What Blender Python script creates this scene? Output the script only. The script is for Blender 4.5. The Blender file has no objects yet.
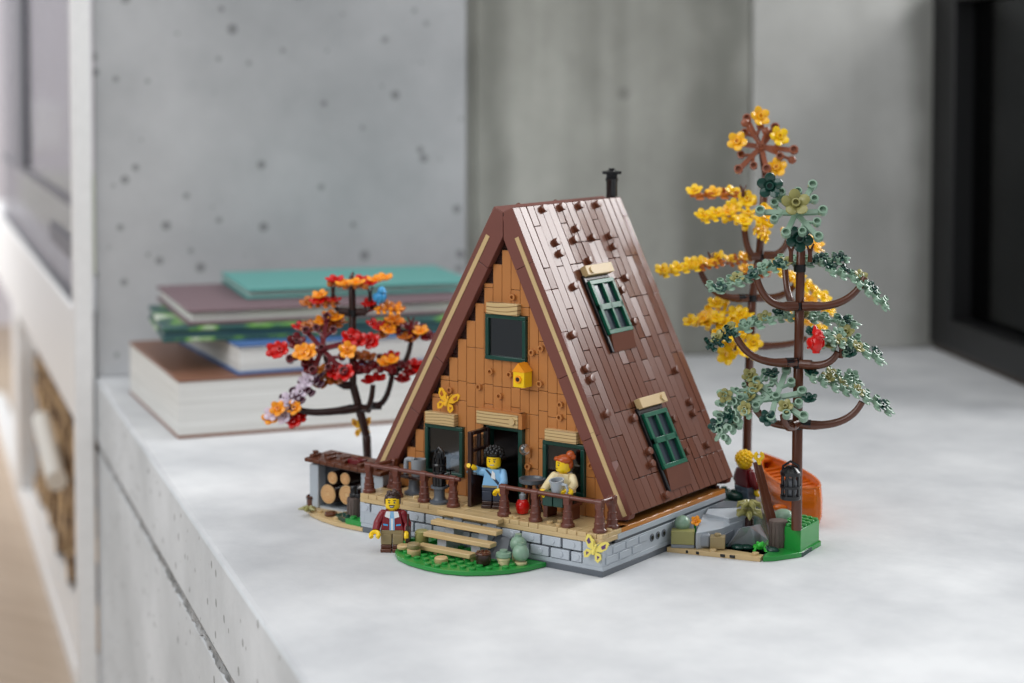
import bpy, math, random
from mathutils import Vector, Matrix, Euler
random.seed(7)
S = 0.008                      # one brick stud in metres; everything below is written in studs
PI = math.pi
scn = bpy.context.scene
COL = scn.collection

# ------------------------------------------------------------------ camera maths (also used to measure positions)
F = 1800.0
CAM = Vector((80.5915, -125.7846, 41.7888)); YAW = -0.620643; PITCH = 0.05; SHY = -171.953
FW = Vector((math.sin(YAW)*math.cos(PITCH), math.cos(YAW)*math.cos(PITCH), -math.sin(PITCH)))
RT = Vector((math.cos(YAW), -math.sin(YAW), 0)); UP = RT.cross(FW)
def ray(x, y): return FW + RT*((x-512)/F) - UP*((y-341.5-SHY)/F)
def at(x, y, d): return CAM + ray(x, y)*d
def gz(x, y, z=0.0):
    r = ray(x, y); return CAM + r*((z-CAM.z)/r.z)
def gy(x, y, Y):
    r = ray(x, y); return CAM + r*((Y-CAM.y)/r.y)
TOCAM = Vector((-FW.x, -FW.y, 0)).normalized()

# ------------------------------------------------------------------ materials
MATS = {}
O = gz(95.5, 377.5, 0); WD = (gz(925, 348, 0)-gz(97, 378, 0)).normalized()
def hexlin(r, g, b):
    f = lambda c: (c/255/12.92) if c/255 <= .04045 else ((c/255+.055)/1.055)**2.4
    return (f(r), f(g), f(b), 1)
def nodes(name):
    m = bpy.data.materials.new(name); m.use_nodes = True
    nt = m.node_tree; return m, nt, nt.nodes['Principled BSDF']
def plastic(name, rgb, rough=.24, var=.06, bump=.0, trans=0):
    m, nt, b = nodes(name)
    tc = nt.nodes.new('ShaderNodeTexCoord'); n = nt.nodes.new('ShaderNodeTexNoise')
    n.inputs['Scale'].default_value = 90; n.inputs['Detail'].default_value = 3
    nt.links.new(tc.outputs['Object'], n.inputs['Vector'])
    mx = nt.nodes.new('ShaderNodeMix'); mx.data_type = 'RGBA'
    c = hexlin(*rgb)
    mx.inputs[6].default_value = tuple(v*(1-var) for v in c[:3])+(1,)
    mx.inputs[7].default_value = tuple(min(1, v*(1+var)) for v in c[:3])+(1,)
    nt.links.new(n.outputs['Fac'], mx.inputs[0]); nt.links.new(mx.outputs[2], b.inputs['Base Color'])
    b.inputs['Roughness'].default_value = rough
    b.inputs['IOR'].default_value = 1.53
    if trans: b.inputs['Transmission Weight'].default_value = trans
    MATS[name] = m
    return m
for nm, rgb, ro in [
    ('roof_brown', (108, 62, 44), .2), ('barge_brown', (116, 66, 56), .4), ('trunk_brown', (92, 50, 32), .22),
    ('rail_brown', (104, 56, 44), .22), ('dark_brown', (52, 30, 26), .25), ('nougat', (186, 122, 66), .3),
    ('orange_tan', (196, 128, 62), .22), ('tan', (204, 176, 128), .3), ('dark_tan', (150, 132, 92), .3),
    ('dark_green', (24, 66, 56), .2), ('window_green', (20, 92, 68), .2), ('green', (40, 146, 62), .22),
    ('sand_green', (134, 164, 142), .3), ('olive', (150, 146, 88), .3), ('yellow', (255, 206, 26), .22),
    ('gold', (252, 190, 40), .22), ('pale_sage', (186, 192, 172), .8), ('pale_yellow', (236, 218, 110), .3), ('light_orange', (250, 160, 34), .22), ('dark_orange', (186, 104, 34), .25), ('copper', (150, 84, 56), .25),
    ('red', (206, 20, 16), .18), ('dark_red', (104, 14, 22), .2), ('lavender', (226, 212, 228), .2), ('plum', (84, 44, 62), .2),
    ('light_grey', (176, 184, 192), .3), ('stone_white', (186, 193, 202), .3), ('mid_grey', (134, 140, 148), .3),
    ('dark_grey', (92, 98, 106), .3), ('stump_grey', (98, 84, 78), .5), ('black', (18, 18, 21), .2), ('white', (236, 238, 240), .3),
    ('orange', (226, 112, 22), .2), ('dark_orange_hair', (176, 78, 28), .2), ('hair_brown', (58, 36, 28), .25),
    ('skin_yellow', (254, 208, 24), .25), ('light_blue', (136, 190, 232), .3), ('bird_blue', (70, 170, 230), .25),
    ('navy', (36, 46, 66), .3), ('plaid_red', (128, 22, 34), .35), ('cream', (236, 218, 172), .3), ('sand_blue', (96, 112, 130), .3),
    ('cream_rope', (222, 196, 150), .4), ('frog_green', (56, 190, 60), .15), ('purple', (92, 60, 110), .3),
    ('log_end', (214, 176, 124), .5), ('metal', (150, 156, 162), .25), ('turquoise', (92, 160, 154), .5),
    ('mauve', (116, 92, 98), .5), ('deep_teal', (52, 92, 98), .5), ('book_blue', (70, 106, 160), .5), ('book_brown', (134, 92, 72), .45),
    ('book_green', (96, 150, 70), .5), ('paper', (236, 235, 230), .7), ('frame_white', (240, 240, 240), .4),
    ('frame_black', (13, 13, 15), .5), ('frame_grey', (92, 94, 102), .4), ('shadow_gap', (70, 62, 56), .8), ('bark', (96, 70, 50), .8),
    ('birch', (224, 220, 212), .8), ('room_white', (222, 222, 220), .8), ('room_grey', (206, 202, 208), .8), ('mirror_grey', (120, 124, 130), .2), ('pane_dark', (46, 56, 66), .1)]:
    plastic(nm, rgb, ro)

def wood_print():
    m, nt, b = nodes('wood_print')
    tc = nt.nodes.new('ShaderNodeTexCoord'); mp = nt.nodes.new('ShaderNodeMapping')
    mp.inputs['Scale'].default_value = (30, 20, 80)
    w = nt.nodes.new('ShaderNodeTexWave'); w.wave_type = 'BANDS'; w.bands_direction = 'Z'
    w.inputs['Scale'].default_value = 1.6; w.inputs['Distortion'].default_value = 9; w.inputs['Detail'].default_value = 1; w.inputs['Detail Scale'].default_value = .5
    nt.links.new(tc.outputs['Object'], mp.inputs[0]); nt.links.new(mp.outputs[0], w.inputs['Vector'])
    r = nt.nodes.new('ShaderNodeValToRGB')
    r.color_ramp.elements[0].position = .0; r.color_ramp.elements[0].color = hexlin(134, 102, 64)
    r.color_ramp.elements[1].position = .22; r.color_ramp.elements[1].color = hexlin(208, 180, 130)
    nt.links.new(w.outputs['Fac'], r.inputs[0]); nt.links.new(r.outputs[0], b.inputs['Base Color'])
    b.inputs['Roughness'].default_value = .3
    MATS['wood_print'] = m
wood_print()

def concrete(name, c0, c1, scale=1.0, pits=0.0, streak=0.0, bands=(), rough=.75, pit_scale=9, spec=.35, bump=.2):
    """c0..c1: tone range of the cement, pits: blow holes, streak: vertical water stains"""
    m, nt, b = nodes(name)
    N = nt.nodes.new; L = nt.links.new
    tc = N('ShaderNodeTexCoord')
    n1 = N('ShaderNodeTexNoise'); n1.inputs['Scale'].default_value = 2.2*scale; n1.inputs['Detail'].default_value = 8; n1.inputs['Roughness'].default_value = .62
    L(tc.outputs['Object'], n1.inputs['Vector'])
    r = N('ShaderNodeValToRGB'); r.color_ramp.elements[0].position = .32; r.color_ramp.elements[1].position = .68
    r.color_ramp.elements[0].color = hexlin(*c0); r.color_ramp.elements[1].color = hexlin(*c1)
    L(n1.outputs['Fac'], r.inputs[0])
    col = r.outputs[0]
    def mult(col, fac, dark):
        mx = N('ShaderNodeMix'); mx.data_type = 'RGBA'; mx.blend_type = 'MIX'
        L(fac, mx.inputs[0]); L(col, mx.inputs[6]); mx.inputs[7].default_value = dark
        return mx.outputs[2]
    if streak:
        mp = N('ShaderNodeMapping'); mp.inputs['Scale'].default_value = (9, 9, .7)
        L(tc.outputs['Object'], mp.inputs[0])
        n2 = N('ShaderNodeTexNoise'); n2.inputs['Scale'].default_value = 1.1; n2.inputs['Detail'].default_value = 4
        L(mp.outputs[0], n2.inputs['Vector'])
        r2 = N('ShaderNodeMapRange'); r2.inputs[1].default_value = .48; r2.inputs[2].default_value = .75; r2.inputs[4].default_value = streak
        L(n2.outputs['Fac'], r2.inputs[0]); col = mult(col, r2.outputs[0], hexlin(84, 84, 76))
    for w0, wd, amt in bands:                      # broad vertical dark bands: water stains at given places, shading painted on right panel
        dv = N('ShaderNodeVectorMath'); dv.operation = 'DOT_PRODUCT'; L(tc.outputs['Object'], dv.inputs[0]); dv.inputs[1].default_value = (WD.x/S, WD.y/S, 0)
        nz = N('ShaderNodeTexNoise'); nz.inputs['Scale'].default_value = 9; nz.inputs['Detail'].default_value = 5; L(tc.outputs['Object'], nz.inputs['Vector'])
        a1 = N('ShaderNodeMath'); a1.operation = 'MULTIPLY_ADD'; L(nz.outputs['Fac'], a1.inputs[0]); a1.inputs[1].default_value = wd*1.2; L(dv.outputs['Value'], a1.inputs[2])
        a2 = N('ShaderNodeMath'); a2.operation = 'SUBTRACT'; L(a1.outputs[0], a2.inputs[0]); a2.inputs[1].default_value = O.dot(WD)+w0+wd*.6
        a3 = N('ShaderNodeMath'); a3.operation = 'ABSOLUTE'; L(a2.outputs[0], a3.inputs[0])
        mr = N('ShaderNodeMapRange'); mr.interpolation_type = 'SMOOTHSTEP'; L(a3.outputs[0], mr.inputs[0]); mr.inputs[1].default_value = 0; mr.inputs[2].default_value = wd; mr.inputs[3].default_value = amt; mr.inputs[4].default_value = 0
        col = mult(col, mr.outputs[0], hexlin(96, 97, 90))
    if pits:
        v = N('ShaderNodeTexVoronoi'); v.inputs['Scale'].default_value = pit_scale
        L(tc.outputs['Object'], v.inputs['Vector'])
        # sparse: keep only some cells (cell colour > threshold) and only their centres
        sep = N('ShaderNodeSeparateColor'); L(v.outputs['Color'], sep.inputs[0])
        g = N('ShaderNodeMath'); g.operation = 'MULTIPLY'; L(sep.outputs[0], g.inputs[0]); g.inputs[1].default_value = .24
        d = N('ShaderNodeMath'); d.operation = 'LESS_THAN'; L(v.outputs['Distance'], d.inputs[0]); L(g.outputs[0], d.inputs[1])
        k = N('ShaderNodeMath'); k.operation = 'MULTIPLY'; L(d.outputs[0], k.inputs[0]); k.inputs[1].default_value = pits
        col = mult(col, k.outputs[0], hexlin(70, 70, 70))
    L(col, b.inputs['Base Color']); b.inputs['Roughness'].default_value = rough
    b.inputs['Specular IOR Level'].default_value = spec
    n3 = N('ShaderNodeTexNoise'); n3.inputs['Scale'].default_value = 60*scale; n3.inputs['Detail'].default_value = 6
    L(tc.outputs['Object'], n3.inputs['Vector'])
    bp = N('ShaderNodeBump'); bp.inputs['Strength'].default_value = bump; bp.inputs['Distance'].default_value = .002
    L(n3.outputs['Fac'], bp.inputs['Height']); L(bp.outputs[0], b.inputs['Normal'])
    MATS[name] = m
concrete('concrete_pale', (157, 159, 161), (192, 193, 195), 1.7, pits=.5, pit_scale=40)
concrete('concrete_mid', (152, 152, 145), (192, 192, 184), 1.8, pits=.3, streak=.6, bands=((93, 9, .7), (57, 4, .55), (70, 5, .2)))
concrete('concrete_right', (170, 170, 166), (202, 202, 198), 1.6, streak=.25, bands=((126, 6, .6),))  # band paints the shading towards the panel's right end
concrete('counter_top', (190, 192, 195), (229, 230, 231), 2.6, rough=.6, spec=.3, bump=.12)
concrete('counter_side', (196, 200, 203), (228, 232, 236), 2.2, pits=.5, pit_scale=70)
concrete('groove_rough', (120, 122, 122), (214, 216, 218), 24, pits=.9, pit_scale=160, bump=.9)

def wood_floor():
    m, nt, b = nodes('wood_floor')
    tc = nt.nodes.new('ShaderNodeTexCoord'); w = nt.nodes.new('ShaderNodeTexNoise'); mp = nt.nodes.new('ShaderNodeMapping')
    mp.inputs['Scale'].default_value = (1.5, 20, 1); w.inputs['Scale'].default_value = 2.2; w.inputs['Detail'].default_value = 6
    nt.links.new(tc.outputs['Object'], mp.inputs[0]); nt.links.new(mp.outputs[0], w.inputs['Vector'])
    r = nt.nodes.new('ShaderNodeValToRGB'); r.color_ramp.elements[0].color = hexlin(168, 146, 124); r.color_ramp.elements[1].color = hexlin(204, 186, 166)
    nt.links.new(w.outputs['Fac'], r.inputs[0]); nt.links.new(r.outputs[0], b.inputs['Base Color']); b.inputs['Roughness'].default_value = .5
    MATS['wood_floor'] = m
wood_floor()
def pages():
    m, nt, b = nodes('page_edges')
    tc = nt.nodes.new('ShaderNodeTexCoord'); w = nt.nodes.new('ShaderNodeTexNoise'); mp = nt.nodes.new('ShaderNodeMapping')
    mp.inputs['Scale'].default_value = (2, 2, 420); w.inputs['Scale'].default_value = 3
    nt.links.new(tc.outputs['Object'], mp.inputs[0]); nt.links.new(mp.outputs[0], w.inputs['Vector'])
    r = nt.nodes.new('ShaderNodeValToRGB'); r.color_ramp.elements[0].position = .3; r.color_ramp.elements[1].position = .7
    r.color_ramp.elements[0].color = hexlin(206, 205, 200); r.color_ramp.elements[1].color = hexlin(236, 236, 233)
    nt.links.new(w.outputs['Fac'], r.inputs[0]); nt.links.new(r.outputs[0], b.inputs['Base Color']); b.inputs['Roughness'].default_value = .8
    MATS['page_edges'] = m
pages()
def plant_print():
    m, nt, b = nodes('plant_print')
    tc = nt.nodes.new('ShaderNodeTexCoord'); w = nt.nodes.new('ShaderNodeTexNoise'); w.inputs['Scale'].default_value = 22; w.inputs['Detail'].default_value = 3
    nt.links.new(tc.outputs['Object'], w.inputs['Vector'])
    r = nt.nodes.new('ShaderNodeValToRGB'); e = r.color_ramp.elements; e[0].position = .36; e[0].color = hexlin(44, 84, 84); e[1].position = .5; e[1].color = hexlin(50, 92, 88); x = e.new(.56); x.color = hexlin(104, 160, 70); x = e.new(.68); x.color = hexlin(206, 214, 200)
    nt.links.new(w.outputs['Fac'], r.inputs[0]); nt.links.new(r.outputs[0], b.inputs['Base Color']); b.inputs['Roughness'].default_value = .5
    MATS['plant_print'] = m
plant_print()
def glass(name, tint, mixfac=.12):
    m = bpy.data.materials.new(name); m.use_nodes = True; nt = m.node_tree; nt.nodes.clear()
    o = nt.nodes.new('ShaderNodeOutputMaterial'); t = nt.nodes.new('ShaderNodeBsdfTransparent'); g = nt.nodes.new('ShaderNodeBsdfGlossy')
    t.inputs[0].default_value = tint; g.inputs['Roughness'].default_value = .04
    fr = nt.nodes.new('ShaderNodeLayerWeight'); fr.inputs[0].default_value = .25
    ad = nt.nodes.new('ShaderNodeMath'); ad.operation = 'MULTIPLY_ADD'; ad.inputs[1].default_value = .6; ad.inputs[2].default_value = mixfac
    nt.links.new(fr.outputs['Fresnel'], ad.inputs[0])
    mx = nt.nodes.new('ShaderNodeMixShader'); nt.links.new(ad.outputs[0], mx.inputs[0])
    nt.links.new(t.outputs[0], mx.inputs[1]); nt.links.new(g.outputs[0], mx.inputs[2]); nt.links.new(mx.outputs[0], o.inputs[0])
    MATS[name] = m
glass('window_glass', (.45, .5, .55, 1), .10)
glass('clear_globe', (.9, .92, .95, 1), .12)
glass('dark_glass', (.25, .27, .28, 1), .0)
glass('room_glass', (.82, .83, .86, 1), .04)

# ------------------------------------------------------------------ mesh builder
class MB:
    def __init__(s): s.v = []; s.f = []; s.m = []
    def add(s, vs, fs, m=0, M=None):
        b = len(s.v)
        s.v += [(M @ Vector(v)) if M else Vector(v) for v in vs]
        for f in fs: s.f.append([b+i for i in f]); s.m.append(m)
        return s
    def box(s, x0, x1, y0, y1, z0, z1, m=0, M=None):
        return s.add([(x0,y0,z0),(x1,y0,z0),(x1,y1,z0),(x0,y1,z0),(x0,y0,z1),(x1,y0,z1),(x1,y1,z1),(x0,y1,z1)],
                     [(0,3,2,1),(4,5,6,7),(0,1,5,4),(1,2,6,5),(2,3,7,6),(3,0,4,7)], m, M)
    def prism(s, poly, z0, z1, m=0, M=None):
        a = sum(poly[i][0]*poly[(i+1) % len(poly)][1]-poly[(i+1) % len(poly)][0]*poly[i][1] for i in range(len(poly)))
        if a < 0: poly = poly[::-1]
        n = len(poly)
        return s.add([(p[0],p[1],z0) for p in poly]+[(p[0],p[1],z1) for p in poly],
                     [tuple(range(n))[::-1], tuple(range(n, 2*n))]+[(i,(i+1) % n,n+(i+1) % n,n+i) for i in range(n)], m, M)
    def tube(s, pts, rads, n=10, m=0, M=None, caps=True):
        pts = [Vector(p) for p in pts]
        if not isinstance(rads, (list, tuple)): rads = [rads]*len(pts)
        vs = []; ref = None
        for i, p in enumerate(pts):
            t = (pts[min(i+1, len(pts)-1)]-pts[max(i-1, 0)])
            t = t.normalized() if t.length > 1e-9 else Vector((0, 0, 1))
            if ref is None: ref = Vector((0,0,1)) if abs(t.z) < .9 else Vector((1,0,0))
            a = t.cross(ref); 
            if a.length < 1e-6: a = t.orthogonal()
            a.normalize(); b = a.cross(t).normalized(); ref = b
            for k in range(n):
                an = 2*PI*k/n; vs.append(p+(a*math.cos(an)+b*math.sin(an))*rads[i])
        fs = [(i*n+k, (i+1)*n+k, (i+1)*n+(k+1) % n, i*n+(k+1) % n) for i in range(len(pts)-1) for k in range(n)]
        if caps: fs += [tuple(range(n)), tuple(range((len(pts)-1)*n, len(pts)*n))[::-1]]
        return s.add(vs, fs, m, M)
    def cyl(s, p0, p1, r0, r1=None, n=14, m=0, M=None): return s.tube([p0, p1], [r0, r0 if r1 is None else r1], n, m, M)
    def lathe(s, prof, c=(0,0,0), n=18, m=0, M=None):
        vs = []
        for r, z in prof:
            for k in range(n): vs.append((c[0]+r*math.cos(2*PI*k/n), c[1]+r*math.sin(2*PI*k/n), c[2]+z))
        fs = [(i*n+k, i*n+(k+1) % n, (i+1)*n+(k+1) % n, (i+1)*n+k) for i in range(len(prof)-1) for k in range(n)]
        fs += [tuple(range(n))[::-1], tuple(range((len(prof)-1)*n, len(prof)*n))]
        return s.add(vs, fs, m, M)
    def ell(s, c, r, m=0, M=None, nu=14, nv=8):
        if not isinstance(r, (tuple, list)): r = (r, r, r)
        prof = [(math.sin(PI*i/nv), -math.cos(PI*i/nv)) for i in range(nv+1)]
        T = Matrix.Translation(c) @ Matrix.Diagonal((r[0], r[1], r[2], 1))
        if M: T = M @ T
        return s.lathe([(max(a, .02), z) for a, z in prof], (0,0,0), nu, m, T)
    def stud(s, x, y, z, m=0, M=None): return s.cyl((x,y,z), (x,y,z+.21), .3, None, 10, m, M)
    def build(s, name, mats, parent=None, off=(0,0,0), bevel=0, angle=40):
        o_ = Vector(off); me = bpy.data.meshes.new(name)
        me.from_pydata([tuple((v-o_)*S) for v in s.v], [], s.f)
        for k in (mats if isinstance(mats, (list, tuple)) else [mats]): me.materials.append(MATS[k])
        me.polygons.foreach_set('material_index', s.m); me.polygons.foreach_set('use_smooth', [True]*len(s.f))
        me.update(); me.set_sharp_from_angle(angle=math.radians(angle))
        o = bpy.data.objects.new(name, me); COL.objects.link(o)
        if parent: o.parent = parent
        if bevel:
            b = o.modifiers.new('edge', 'BEVEL'); b.width = bevel*S; b.segments = 2; b.limit_method = 'ANGLE'; b.angle_limit = math.radians(50)
            b.use_clamp_overlap = True
        return o

def tag(o, label, cat, group=None, kind=None):
    if label: o['label'] = label
    if cat: o['category'] = cat
    if group: o['group'] = group
    if kind: o['kind'] = kind
    return o
def thing(name, loc, label, cat, rz=0, group=None):
    e = bpy.data.objects.new(name, None); COL.objects.link(e); e.empty_display_size = .01
    e.location = Vector(loc)*S; e.rotation_euler.z = rz
    return tag(e, label, cat, group)
def put(o, loc, rot=None):                       # place a part or a single-mesh thing, in studs
    o.location = Vector(loc)*S
    if rot is not None: o.rotation_euler = rot.to_euler() if isinstance(rot, Matrix) else rot
    return o
def copy(o, parent=None):
    c = o.copy(); COL.objects.link(c)
    if parent: c.parent = parent
    for ch in list(o.children): copy(ch, c)
    return c
def basis(n, roll=0.0):
    n = Vector(n).normalized(); a = Vector((0,0,1)).cross(n)
    if a.length < 1e-4: a = Vector((1,0,0))
    a.normalize(); b = n.cross(a)
    return Matrix((a, b, n)).transposed() @ Matrix.Rotation(roll, 3, 'Z')

# ================================================================== SETTING
O = gz(95.5, 377.5, 0); U = Vector((.8147, -.5798, 0)).normalized(); V = Vector((-U.y, U.x, 0))
def uvz(u, v, z=0): return O+U*u+V*v+Vector((0,0,z))
UVM = Matrix.Translation(O) @ Matrix(((U.x, V.x, 0, 0), (U.y, V.y, 0, 0), (0, 0, 1, 0), (0, 0, 0, 1)))
def struct(name, mb, mats, **k): return tag(mb.build(name, mats, **k), None, None, kind='structure')
# concrete counter: smooth top, cast face, rough pour line
mb = MB()
mb.box(-2, 300, 0, 190, -9.2, 0, 0, UVM)
o = struct('trim_1', mb, ['counter_top', 'counter_side'], bevel=.5)
for p in o.data.polygons:
    if abs(p.normal.z) < .5: p.material_index = 1
mb = MB()
n = 420; vs = []; rr = random.Random(3)
for i in range(n+1):
    u = -2+302*i/n
    j = lambda a: a*(rr.random()-.5)
    for v, z in ((2.5, -9.15), (.10+j(.12), -9.15+j(.2)), (.35+j(.5), -9.65+j(.5)), (.2+j(.35), -10.2+j(.4)), (2.5, -10.6)):
        vs.append(uvz(u, v, z))
mb.add(vs, [(i*5+k, i*5+5+k, i*5+6+k, i*5+1+k) for i in range(n) for k in range(4)])
struct('trim_2', mb, 'groove_rough')
mb = MB().box(-2, 300, .18, 190, -49, -10.3, 0, UVM)
struct('baseboard_counter', mb, 'counter_side', bevel=.3)
# floor, far wall
struct('floor', MB().box(-430, 500, -300, 400, -52, -49, 0, UVM), 'wood_floor')
# back wall in three cast panels
WD = (gz(925, 348, 0)-gz(97, 378, 0)).normalized(); WN = Vector((WD.y, -WD.x, 0))
WM = Matrix.Translation(O) @ Matrix(((WD.x, WN.x, 0, 0), (WD.y, WN.y, 0, 0), (0, 0, 1, 0), (0, 0, 0, 1)))
def panel(name, w0, w1, d, mat, z0=-.0): return struct(name, MB().box(w0, w1, -9, d, z0, 112, 0, WM), mat, bevel=.35)
panel('wall_back', .1, 53.2, 0, 'concrete_pale')
panel('wall_back_middle', 54.8, 97.3, -.1, 'concrete_mid')
panel('wall_back_right', 97.4, 128, .3, 'concrete_right')
struct('trim_3', MB().box(53.0, 55, -9, -1.1, 0, 112, 0, WM), 'concrete_mid')
# right wall: black framed window standing on the counter
R0 = gz(930, 348, 0)+Vector((0, 0, 0)); RD = (gz(1024, 388, 0)-R0).normalized(); RN = Vector((-RD.y, RD.x, 0))   # RN points away from the room
if RN.dot(V) < 0: RN = -RN
RM = Matrix.Translation(R0) @ Matrix(((RD.x, RN.x, 0, 0), (RD.y, RN.y, 0, 0), (0, 0, 1, 0), (0, 0, 0, 1)))
mb = MB()
mb.box(-.8, 8.5, 0, 7, .9, 55); mb.box(8.5, 50, 0, 7, .9, 5.6); mb.box(8.5, 50, 0, 7, 53.5, 55); mb.box(46, 50, 0, 7, 5.6, 53.5)
mb.v = [RM @ v for v in mb.v]
fr = struct('window_1', mb, 'frame_black', bevel=.3)
gl = MB().box(8.5, 46, 3.2, 3.6, 5.6, 53.5, 0, RM).build('pane', 'dark_glass', fr)
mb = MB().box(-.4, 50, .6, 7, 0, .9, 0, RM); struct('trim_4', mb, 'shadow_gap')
mb = MB(); mb.box(-6, 54, 60, 66, -1, 55, 0, RM); mb.box(-10, -4, 7, 66, -1, 55, 0, RM); mb.box(-6, 54, 7, 66, -3, -.5, 0, RM); mb.box(-6, 54, 7, 66, 55, 57, 0, RM); mb.box(50, 54, 3, 66, -1, 55, 0, RM)
struct('wall_alcove', mb, 'frame_black')
mb = MB(); mb.lathe([(2.4, 0), (2.6, .4), (2.6, 7), (1.0, 9.5), (.9, 13), (1.1, 13.2), (1.1, 14)], tuple(RM @ Vector((36, 22, 6)))); 
mb.box(30, 42, 17, 27, -.5, 6, 1, RM)
tag(mb.build('bottle', ['red', 'frame_black']), 'dim dark red bottle behind the black framed window at right', 'bottle')
# left side: white framed bay with firewood, glazing above
mb = MB(); mb.box(-1.2, 1.2, -2.95, -.3, -49, 112, 0, UVM)
struct('trim_5', mb, 'frame_white', bevel=.25)
mb = MB(); mb.box(-6, -1.6, -1.6, -.6, 9, 112, 0, UVM); mb.box(-148, -118, -1.6, 0, 24, 112, 0, UVM); mb.box(-200, -1.6, -1.2, -.4, 22.6, 23.8, 0, UVM)
mb.box(-60, -12, -1.3, -.4, 14.6, 17.6, 0, UVM)
mb.box(-200, -1.6, -1.3, -.4, 8.2, 9.2, 0, UVM)
w2 = struct('window_2', mb, 'frame_grey')
MB().box(-200, -3, -.9, -.6, 9, 112, 0, UVM).build('pane', 'room_glass', w2)
mb = MB(); mb.box(-260, -1.2, -2, 6, -8, 8.4, 0, UVM); mb.box(-260, -1.2, -2, 2, -49, -45.2, 0, UVM); mb.box(-152, -136, -2.2, 2, -49, -7, 0, UVM)
struct('trim_6', mb, 'frame_white', bevel=.3)
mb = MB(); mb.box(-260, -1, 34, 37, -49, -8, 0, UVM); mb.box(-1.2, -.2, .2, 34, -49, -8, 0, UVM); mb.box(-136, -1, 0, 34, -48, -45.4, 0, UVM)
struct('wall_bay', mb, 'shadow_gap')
# room beyond the glazing; a white box is added for the bright patch
mb = MB(); mb.box(-440, -430, -300, 200, -49, 150, 0, UVM)
struct('wall_far', mb, 'room_grey')
tag(MB().box(-345, -325, 14, 25, 19.5, 34.4, 0, UVM).build('bright_patch_box', 'room_white', bevel=1.0), 'blurred white box added for the bright patch beyond the glazing at the far left', 'white box')
tag(MB().box(-345, -322, 12, 34, -49, 12, 0, UVM).build('pale_bench', 'pale_sage', bevel=1.0), 'blurred pale bench under the added white box at the far left', 'bench')
# firewood
log = MB().cyl((0,0,0), (0,24,0), 1, 1, 12, 0); log.cyl((0,-.02,0), (0,.1,0), .86, .86, 12, 1)
proto = log.build('firewood_log', ['bark', 'log_end'])
first = True
def fire(u, z, r, birch=False, L=24):
    global first
    o = proto if first else copy(proto); first = False
    o.matrix_world = Matrix.Translation(uvz(u, .6+rr.random()*1.5, z)*S) @ UVM.to_3x3().to_4x4() @ Matrix.Diagonal((r, 1, r, 1))
    tag(o, 'split firewood log in the blurred stack behind the white frame', 'firewood', 'firewood in the white framed bay')
z = -42.6; row = 0
while z < -11:
    u = -134+rr.random()*4+(3 if row % 2 else 0)
    while u < -8:
        r = rr.uniform(2.2, 2.5); fire(u+r, z, r); u += 2*r+.35
    z += 5.1; row += 1
mb = MB(); mb.cyl((0,0,0), (19,0,-3), 2.6, 2.4, 14, 0)
mb = MB().tube([uvz(-70, -2.2, -18.5), uvz(-40, -2.2, -23)], 1.7, 14)
tag(mb.build('birch_log', 'birch'), 'white birch log lying across the front of the firewood bay', 'firewood')

# ================================================================== BOOKS
def book(name, u0, u1, v0, v1, z0, t, cover, label, rot=0, piv=None, cov=.45, inset=.7, page='page_edges', square=True):
    e = thing('book', uvz((u0+u1)/2, (v0+v1)/2, z0), label, 'book', 0, 'books in the stack behind the toy cabin')
    e.rotation_euler.z = math.atan2(U.y, U.x)+rot
    a, b = (u1-u0)/2, (v1-v0)/2
    mb = MB(); mb.box(-a, a, -b, b, 0, cov); mb.box(-a, a, -b, b, t-cov, t); mb.box(-a, a, b-cov, b, cov, t-cov)   # boards and spine
    mb.build('cover', cover, e, bevel=.12)
    MB().box(-a+inset, a-inset, -b+inset*.8, b-cov*.5, cov, t-cov).build('pages', page, e, bevel=.1)
    return e
book('b', 13.4, 46.6, 3.65, 45.2, 0, 6.95, 'book_brown', 'thick brown book with bright page edges at the bottom of the stack', cov=.35, inset=.1, rot=.045)
book('b', 11, 45.4, 9.95, 42.5, 6.97, 3.6, 'book_blue', 'book with cream pages and blue cover on the thick brown book', cov=.3, inset=.45, rot=.09)
book('b', 21.2, 43.5, 4.1, 42.7, 10.59, 1.8, 'plant_print', 'thin dark teal book with a green plant picture on its cover, under the mauve book', cov=.5, inset=.3, page='deep_teal', rot=-.06)
book('b', 14.4, 41.8, 6.6, 42, 12.41, 1.85, 'mauve', 'dusty mauve hardback book directly under the turquoise book', cov=.35, inset=.6)
book('b', 12.8, 33.9, 15.4, 45.5, 14.28, 1.3, 'turquoise', 'turquoise book lying on top of the stack', cov=.4, inset=.5, rot=-.02)

# ================================================================== TOY CABIN
XC = -13.3
cabin = thing('toy_cabin', (XC, 11, 0), 'brick-built toy A-frame cabin with brown roof and tan plank front', 'toy house')
OFF = (XC, 11, 0)
def part(mb, name, mats, parent=None, **k): 
    return mb.build(name, mats, parent or cabin, off=OFF, **k)
# ---- foundation
W = 26.6; D = 21.2
mb = MB()
mb.box(-W, 0, 0, D, 0, .5, 1); mb.box(-W+.05, -.0, .05, D, .5, .9, 0)
mb.box(-W+.3, -.3, .35, D-.3, .9, 2.8, 2)
mb.box(-2.0, -.02, 0.0, .6, .88, 2.8, 0); mb.box(-W, -W+2.1, .02, .6, .9, 2.0, 0); mb.box(-.6, -.01, .58, D, .9, 2.45, 0); mb.box(-.6, .06, 2.4, D, 2.72, 3.2, 0); mb.box(-W, -W+.5, 0, D, .9, 2.8, 0)
mb.box(-.7, -.1, 2.2, D, 2.4, 2.8, 1)
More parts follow.
